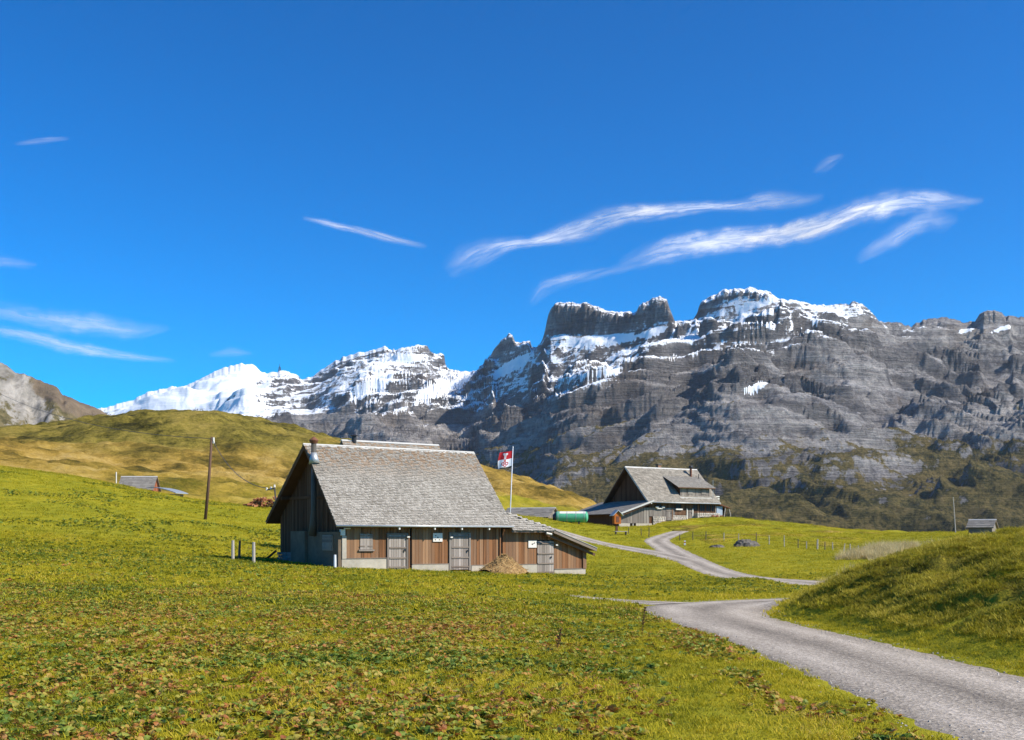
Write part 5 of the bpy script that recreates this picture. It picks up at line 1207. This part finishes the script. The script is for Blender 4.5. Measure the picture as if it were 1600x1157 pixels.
cloud([(960, 418, 6), (1000, 402, 19), (1060, 388, 20), (1130, 378, 21), (1210, 372, 19), (1290, 352, 22), (1350, 330, 20), (1410, 317, 20), (1470, 318, 17), (1510, 316, 12), (1545, 312, 5)], 1.5, 'broad bright white cirrus streak above the right half of the range', 4.1)
cloud([(470, 340, 4), (510, 349, 6), (560, 360, 7), (610, 374, 7), (670, 386, 4)], .75, 'short faint cirrus streak over the snowy summits', 7.7)
cloud([(1335, 408, 8), (1380, 382, 15), (1430, 352, 16), (1470, 345, 20), (1500, 340, 8)], .40, 'faint feathery wisp hanging under the right end of the bright streak', 9.2)
cloud([(825, 478, 8), (850, 450, 14), (900, 436, 11), (960, 422, 9), (1000, 410, 6)], .42, 'faint curling wisp just left above the castle-shaped crag', 11.9)
cloud([(1270, 270, 5), (1290, 256, 12), (1320, 243, 5)], .45, 'tiny isolated wisp high above the other clouds on the right', 13.4)
cloud([(-60, 478, 18), (0, 488, 18), (70, 500, 20), (140, 506, 20), (220, 518, 14), (270, 512, 6)], .42, 'pale veil of cirrus over the left hillside', 15.5)
cloud([(-60, 505, 8), (20, 520, 11), (90, 538, 12), (170, 552, 8), (280, 566, 4)], .6, 'lower thin cirrus band sinking to the right over the left hillside', 17.5)
cloud([(20, 225, 4), (60, 222, 6), (110, 216, 4)], .3, 'very faint short wisp at the far upper left', 19.1)
cloud([(-60, 425, 10), (0, 408, 12), (60, 415, 7)], .3, 'very faint veil at the left edge above the lower cirrus', 21.1)
cloud([(325, 555, 4), (360, 549, 9), (395, 554, 4)], .35, 'small faint puff just over the white snow summit', 23.3)

# ------------------------------------------------------------------ vegetation scattered with geometry nodes
def leaf_mat(name, stops, rough=.7, trans=.35, bright=1.0):
    m, nt, b = new_mat(name, rough, .25); r = attr(nt, 'rnd'); t = attr(nt, 'tint', 'INSTANCER')
    f = mth(nt, 'ADD', mth(nt, 'MULTIPLY', r, .42), mth(nt, 'MULTIPLY', t, .62), True)
    c = ramp(nt, f, stops); nt.links.new(c, b.inputs['Base Color'])
    tl_ = nt.nodes.new('ShaderNodeBsdfTranslucent'); nt.links.new(c, tl_.inputs[0]); mx = nt.nodes.new('ShaderNodeMixShader'); mx.inputs[0].default_value = trans
    out = [n for n in nt.nodes if n.type == 'OUTPUT_MATERIAL'][0]
    nt.links.new(b.outputs[0], mx.inputs[1]); nt.links.new(tl_.outputs[0], mx.inputs[2]); nt.links.new(mx.outputs[0], out.inputs[0]); return m
M['grassblade'] = leaf_mat('grass_blades', [(0, (.08, .11, .008)), (.25, (.22, .225, .010)), (.5, (.42, .36, .012)), (.8, (.56, .44, .03)), (1, (.58, .42, .12))])
M['mosgrass'] = leaf_mat('bank_grass', [(0, (.07, .065, .010)), (.3, (.17, .155, .014)), (.6, (.36, .31, .02)), (1, (.54, .44, .07))])
M['drygrass'] = leaf_mat('dry_grass', [(0, (.34, .27, .11)), (.5, (.58, .47, .23)), (1, (.76, .65, .40))])
M['dock'] = leaf_mat('dock_leaves', [(0, (.04, .08, .012)), (.25, (.11, .18, .02)), (.45, (.26, .29, .04)), (.6, (.42, .30, .06)), (.75, (.40, .16, .04)), (.88, (.28, .09, .03)), (1, (.48, .31, .12))], .55, .25)
SRC = bpy.data.collections.new('plant_sources')
def src(name, mb, mat):
    me = mb.build(name, mat, mesh_only=True); o = bpy.data.objects.new(name, me); return o
def blade(mb, x, y, h, w, a, lean, r):
    d = Vector((math.cos(a), math.sin(a), 0)); s = Vector((-d.y, d.x, 0)) * w; p = Vector((x, y, 0)); m1 = p + d * lean * .4 + Vector((0, 0, h * .6)); tpp = p + d * lean + Vector((0, 0, h))
    mb.add([p - s, p + s, m1 + s * .7, m1 - s * .7, tpp], [(0, 1, 2, 3), (3, 2, 4)], r)
def clump(n, rad, h, w, seed, lean=.6):
    mb = MB(); r = random.Random(seed)
    for i in range(n):
        q = rad * math.sqrt(r.random()); a = r.random() * 6.283; hh = h * r.uniform(.45, 1.15); blade(mb, q * math.cos(a), q * math.sin(a), hh, w * r.uniform(.7, 1.3), r.random() * 6.283, hh * r.uniform(.1, lean) * 1.6, r.random())
    return mb
def rosette(n, l, seed, up=.5):
    mb = MB(); r = random.Random(seed)
    for i in range(n):
        a = i * 2.4 + r.random(); L_ = l * r.uniform(.6, 1.15); w = L_ * r.uniform(.26, .38); el = r.uniform(.15, up + .35); d = Vector((math.cos(a), math.sin(a), 0)); s = Vector((-d.y, d.x, 0)); rr = r.random()
        roll = r.uniform(-.5, .5); sU = s * math.cos(roll) + Vector((0, 0, math.sin(roll))); pts = []
        p = Vector((0, 0, .01)); seg = 4; st = [.12, .75, 1.0, .7, .08]
        for k in range(seg + 1):
            e_ = el * (1.6 - 2.3 * k / seg); fold = Vector((0, 0, .25 * w * st[k])); pts.append((p - sU * w * st[k] + fold, p.copy(), p + sU * w * st[k] + fold)); p = p + (d * math.cos(e_) + Vector((0, 0, math.sin(e_)))) * (L_ / seg)
        vs = [v for t3 in pts for v in t3]; fs = []
        for k in range(seg):
            b0 = k * 3; fs += [(b0, b0 + 1, b0 + 4, b0 + 3), (b0 + 1, b0 + 2, b0 + 5, b0 + 4)]
        mb.add(vs, fs, rr)
    return mb
def coll(name, objs):
    c = bpy.data.collections.new(name)
    for o in objs: c.objects.link(o)
    return c
C_GRASS = coll('grass_src', [src('grass_clump', clump(34, .14, .043, .0034, s, 1.3), M['grassblade']) for s in range(6)])
C_GRASS2 = coll('grass_mid_src', [src('grass_tuft', clump(26, .26, .08, .008, 20 + s, 1.2), M['grassblade']) for s in range(5)])
C_MOS = coll('bank_src', [src('bank_tuft', clump(40, .17, .06, .0045, 40 + s, 1.3), M['mosgrass']) for s in range(5)])
C_DRY = coll('dry_src', [src('dry_tuft', clump(30, .18, .42, .006, 60 + s, .6), M['drygrass']) for s in range(4)])
C_DOCK = coll('dock_src', [src('dock_rosette', rosette(5 + s % 4, .088, 80 + s), M['dock']) for s in range(8)])
def scatter(name, x, y, scale, tint, c, label, cat, seed=0, tilt=.15, sink=0.0, z=None):
    n = len(x); r = np.random.default_rng(seed); z = (terrain(x, y) if z is None else z) - sink
    me = bpy.data.meshes.new(name); me.vertices.add(n); me.vertices.foreach_set('co', np.stack([x, y, z], 1).astype(np.float32).ravel())
    rot = np.stack([r.normal(0, tilt, n), r.normal(0, tilt, n), r.random(n) * 6.283], 1).astype(np.float32)
    a = me.attributes.new('rot', 'FLOAT_VECTOR', 'POINT'); a.data.foreach_set('vector', rot.ravel())
    a = me.attributes.new('scl', 'FLOAT', 'POINT'); a.data.foreach_set('value', scale.astype(np.float32))
    a = me.attributes.new('tint', 'FLOAT', 'POINT'); a.data.foreach_set('value', np.clip(tint, 0, 1).astype(np.float32))
    a = me.attributes.new('pick', 'INT', 'POINT'); a.data.foreach_set('value', r.integers(0, len(c.objects), n).astype(np.int32))
    me.update(); o = link_mesh(name, me, None, None, label=label, cat=cat, kind='stuff')
    ng = bpy.data.node_groups.new(name, 'GeometryNodeTree'); ng.interface.new_socket('Geometry', in_out='INPUT', socket_type='NodeSocketGeometry'); ng.interface.new_socket('Geometry', in_out='OUTPUT', socket_type='NodeSocketGeometry')
    gi = ng.nodes.new('NodeGroupInput'); go = ng.nodes.new('NodeGroupOutput'); ip = ng.nodes.new('GeometryNodeInstanceOnPoints'); ci = ng.nodes.new('GeometryNodeCollectionInfo')
    ci.inputs['Collection'].default_value = c; ci.inputs['Separate Children'].default_value = True; ci.inputs['Reset Children'].default_value = True
    ip.inputs['Pick Instance'].default_value = True
    def na(nm, ty):
        k = ng.nodes.new('GeometryNodeInputNamedAttribute'); k.data_type = ty; k.inputs['Name'].default_value = nm; return [q for q in k.outputs if q.enabled and q.name == 'Attribute'][0]
    eu = ng.nodes.new('FunctionNodeEulerToRotation'); ng.links.new(na('rot', 'FLOAT_VECTOR'), eu.inputs[0])
    ng.links.new(gi.outputs[0], ip.inputs['Points']); ng.links.new(ci.outputs[0], ip.inputs['Instance']); ng.links.new(na('pick', 'INT'), ip.inputs['Instance Index'])
    ng.links.new(eu.outputs[0], ip.inputs['Rotation']); ng.links.new(na('scl', 'FLOAT'), ip.inputs['Scale']); ng.links.new(ip.outputs[0], go.inputs[0])
    md = o.modifiers.new('scatter', 'NODES'); md.node_group = ng; return o
def points(n, y0, y1, u0, u1, r, p=1.0):
    """random points in a wedge in front of the meadow path, uniform per square metre when p is 1"""
    y = (y0 ** 2 + r.random(n) * (y1 ** 2 - y0 ** 2)) ** .5; u = u0 + (u1 - u0) * r.random(n); return u * y, y
def blocked(x, y, m=0.0):
    lx, ly = frame(BO, BTH, x, y); hx_, hy_ = frame(HO, HTH, x, y)
    b = (lx > .15 - m) & (lx < 16.4 + m) & (ly > .25 - m) & (ly < 10) | (hx_ > -4.6) & (hx_ < 16) & (hy_ > -.5) & (hy_ < 12) | (lx > 5.1) & (lx < 9) & (ly > -.35) & (ly < .5)
    q = ((lx - 9.1) / 1.4) ** 2 + ((ly + 1.5) / 1.05) ** 2 < 1
    return b | q
R_ = np.random.default_rng(11)
def veg(n, y0, y1, u0, u1, cond, edge=.05, p=1.0):
    x, y = points(n, y0, y1, u0, u1, R_); rd = road_dist(x, y) + .16 * gnoise(x * 1.6, y * 1.6, 5) + .07 * gnoise(x * 6, y * 6, 6)
    k = (rd > edge) & ~blocked(x, y)
    if cond is not None: k &= cond(x, y)
    return x[k], y[k]
notmound = lambda x, y: mound_h(x, y)[0] < .35
x, y = veg(21000, 8.2, 26, -.60, .60, notmound); t_ = .44 + .75 * fbm(x * .35, y * .35, 3, 3) + .6 * fbm(x * 1.6, y * 1.6, 2, 4) + R_.normal(0, .1, len(x))
scatter('meadow_grass', x, y, R_.uniform(.7, 1.35, len(x)), t_, C_GRASS, 'short yellow-green grass of the nearest meadow', 'grass', 1)
x, y = veg(30000, 26, 68, -.58, .58, notmound); t_ = .44 + .8 * fbm(x * .2, y * .2, 4, 3) + .5 * fbm(x * .9, y * .9, 2, 4) + R_.normal(0, .1, len(x))
scatter('meadow_grass', x, y, R_.uniform(.6, 1.3, len(x)), t_, C_GRASS2, 'short yellow-green grass around the large barn', 'grass', 2)
x, y = veg(42000, 68, 172, -.56, .56, lambda x, y: terrain(x, y, False, False) > -6); t_ = .42 + .7 * fbm(x * .08, y * .08, 4, 3) + .25 * R_.normal(0, .5, len(x))
scatter('pasture_grass', x, y, R_.uniform(.8, 1.9, len(x)), t_, C_GRASS2, 'green pasture grass on the slopes behind the barn', 'grass', 3)
x, y = veg(52000, 12, 44, .15, .62, lambda x, y: mound_h(x, y)[0] > .25); g_ = fbm(x * .5, y * .5, 4, 33); k = g_ > -.28; x, y, g_ = x[k], y[k], g_[k]
scatter('bank_grass', x, y, R_.uniform(.6, 1.35, len(x)) * (1 + .3 * g_), .42 + 1.1 * g_ + .05 * (x - 9) + .35 * np.clip(1 - mound_h(x, y)[0], 0, 1), C_MOS, 'mossy tussock grass covering the bank right of the road', 'grass', 4)
x, y = veg(1500, 28, 46, .22, .62, lambda x, y: (mound_h(x, y)[0] > .5)); d_ = fbm(x * .35, y * .35, 3, 37); k = (d_ > .05) & (np.abs(y - 33.5) < 3.5) & (x < 15); x, y = x[k], y[k]
scatter('dry_grass', x, y, R_.uniform(.35, .8, len(x)), R_.random(len(x)), C_DRY, 'pale dry seed grass along the top of the right bank', 'grass', 5)
x, y = veg(2600, 82, 100, .24, .42, lambda x, y: np.abs((x / y) - (.335 + .002 * (y - 90))) < .022); k = fbm(x * .3, y * .3, 3, 8) > -.1; x, y = x[k], y[k]
scatter('dry_grass', x, y, R_.uniform(1.0, 2.0, len(x)), R_.random(len(x)), C_DRY, 'pale dry grass in the dip by the last fence posts', 'grass', 6)
# dock leaves: where and how rusty
def dock_density(x, y):
    u = x / y; py = HOR - terrain(x, y, False, False) * FPX / y
    pxx = 800 + FPX * u
    n = fbm(x * .42, y * .22, 4, 55); n2 = fbm(x * 1.4, y * 1.0, 3, 56)
    left = sstep(1060, 300, pxx)
    d = .22 + .78 * sstep(-.10, .34, n + .55 * n2 + .30 * left - .10)
    band = np.exp(-((py - (862 + .05 * pxx)) / 20) ** 2) * sstep(620, 480, pxx)          # brow of the meadow, leafy
    right = np.exp(-((x - 9.5) / 7) ** 2) * sstep(44, 48, y) * (1 - sstep(64, 70, y))       # beyond the near road
    edge = np.exp(-((road_dist(x, y) - .55) / .45) ** 2) * (x < 4.6) * (y < 36) * sstep(-.15, .2, fbm(x * .5, y * .35, 2, 12))
    return np.clip(np.maximum.reduce([d * (y < 60) * sstep(1090, 900, pxx) * (.55 + .45 * (y < 34)), .95 * band, .8 * right, .9 * edge]), 0, 1)
def dock_tint(x, y):
    pxx = 800 + FPX * x / y; g = sstep(900, 1010, pxx) * (y > 38); gb = sstep(50, 54, y) * sstep(450, 520, pxx)
    ru = .52 + .62 * fbm(x * .3, y * .3, 3, 65) - .012 * np.clip(y - 20, 0, 40)
    return np.clip(ru * (1 - .75 * np.maximum(g, gb)) , 0, 1)
x, y = veg(150000, 8.8, 34, -.58, .40, lambda x, y: notmound(x, y) & (R_.random(len(x)) < dock_density(x, y) * .62), -.05)
scatter('dock_plants', x, y, R_.uniform(.45, 1.1, len(x)), dock_tint(x, y) + R_.normal(0, .22, len(x)), C_DOCK, 'broad dock leaves turning rust red in the near meadow', 'dock plants', 7, .25)
x, y = veg(120000, 34, 78, -.60, .40, lambda x, y: notmound(x, y) & (R_.random(len(x)) < dock_density(x, y) * .35), -.05)
scatter('dock_plants', x, y, R_.uniform(.7, 1.6, len(x)), dock_tint(x, y) + R_.normal(0, .18, len(x)), C_DOCK, 'leafy dock plants in a green and rusty band across the meadow by the barn', 'dock plants', 8, .25)
x, y = veg(26000, 70, 122, -.56, -.1, lambda x, y: (fbm(x * .12, y * .10, 3, 75) > .12)); k = R_.random(len(x)) < .5; x, y = x[k], y[k]
scatter('dock_plants', x, y, R_.uniform(1.0, 2.2, len(x)), .12 + .2 * R_.random(len(x)), C_DOCK, 'patches of pale leafy weeds on the left slope', 'dock plants', 9, .25)

# loose stones along the verges of the road
sv = MB()
rs_ = random.Random(77)
def stone_src(seed):
    r = random.Random(seed); m = MB(); p = [(math.cos(a) * r.uniform(.7, 1.2), math.sin(a) * r.uniform(.7, 1.2)) for a in (0, 1.2, 2.5, 3.8, 5.1)]
    m.add([(x * .03, y * .03, -.005) for x, y in p] + [(x * .02, y * .02, .022 * r.uniform(.6, 1.2)) for x, y in p], [(5, 6, 7, 8, 9)] + [(i, (i + 1) % 5, 5 + (i + 1) % 5, 5 + i) for i in range(5)]); return m
M['gravelstone'] = leaf_mat('loose_stone', [(0, (.2, .18, .15)), (.5, (.4, .36, .31)), (1, (.62, .57, .5))], .9, 0.0)
C_STONE = coll('stone_src', [src('stone', stone_src(s), M['gravelstone']) for s in range(4)])
sx_, sy_ = points(60000, 8.5, 60, -.1, .52, R_); rdd = road_dist(sx_, sy_); kk = (rdd < .25) & (R_.random(len(sx_)) < np.where(rdd > -.38, .6, .12)); sx_, sy_ = sx_[kk], sy_[kk]; rdd = rdd[kk]
sz_ = np.where(rdd < -.12, terrain(sx_, sy_, False, False) - .012, terrain(sx_, sy_))
scatter('loose_gravel', sx_, sy_, R_.uniform(.15, .75, len(sx_)) ** 1.3, R_.random(len(sx_)), C_STONE, 'loose gravel stones lying on the near road and along its verges', 'gravel', 15, .1, 0.0, sz_)

# tall dark seed stalks of dock standing in the meadow
def stalk(px, base_py, h, Y, seed, lab):
    x = (px - 800) / FPX * Y; t = empty('dock_stalk', (x, Y, Tz(x, Y)), label=lab, cat='dock stalk', group='dried dock stalks'); r = random.Random(seed)
    b = MB(); b.tube([(0, 0, 0), (.03, 0, h * .5), (.06, 0, h)], [.006, .005, .003], 5); b.build('stem', M['darkwood'], t)
    s = MB()
    for k in range(70):
        q = r.uniform(.35, 1); p = Vector((.06 * q, 0, h * q)); a = r.random() * 6.3; e = p + Vector((math.cos(a), math.sin(a), r.uniform(.2, 1.0))) * r.uniform(.01, .05); s.bar(p, e, .007)
    s.build('seed_head', M['darkwood'], t)
stalk(1003, 1000, .55, 21.5, 1, 'dark dried dock stalk standing left of the near road')
stalk(870, 1040, .35, 16.5, 2, 'short leaning dried dock stalk in the middle of the near meadow')

# ------------------------------------------------------------------ air between here and the range
hb = MB(); hb.box(-7900, 7900, -7900, 8100, -420, 1300)
hm = bpy.data.materials.new('air'); hm.use_nodes = True; hn = hm.node_tree; hn.nodes.clear()
ho_ = hn.nodes.new('ShaderNodeOutputMaterial'); pv = hn.nodes.new('ShaderNodeVolumePrincipled')
pv.inputs['Color'].default_value = (.86, .93, 1, 1); pv.inputs['Density'].default_value = 1.8e-5; pv.inputs['Anisotropy'].default_value = .2
hn.links.new(pv.outputs[0], ho_.inputs['Volume'])
hz = hb.build('haze', hm, None); tag(hz, kind='stuff'); hz['label'] = 'thin blue haze in the air before the mountains'; hz['category'] = 'haze'
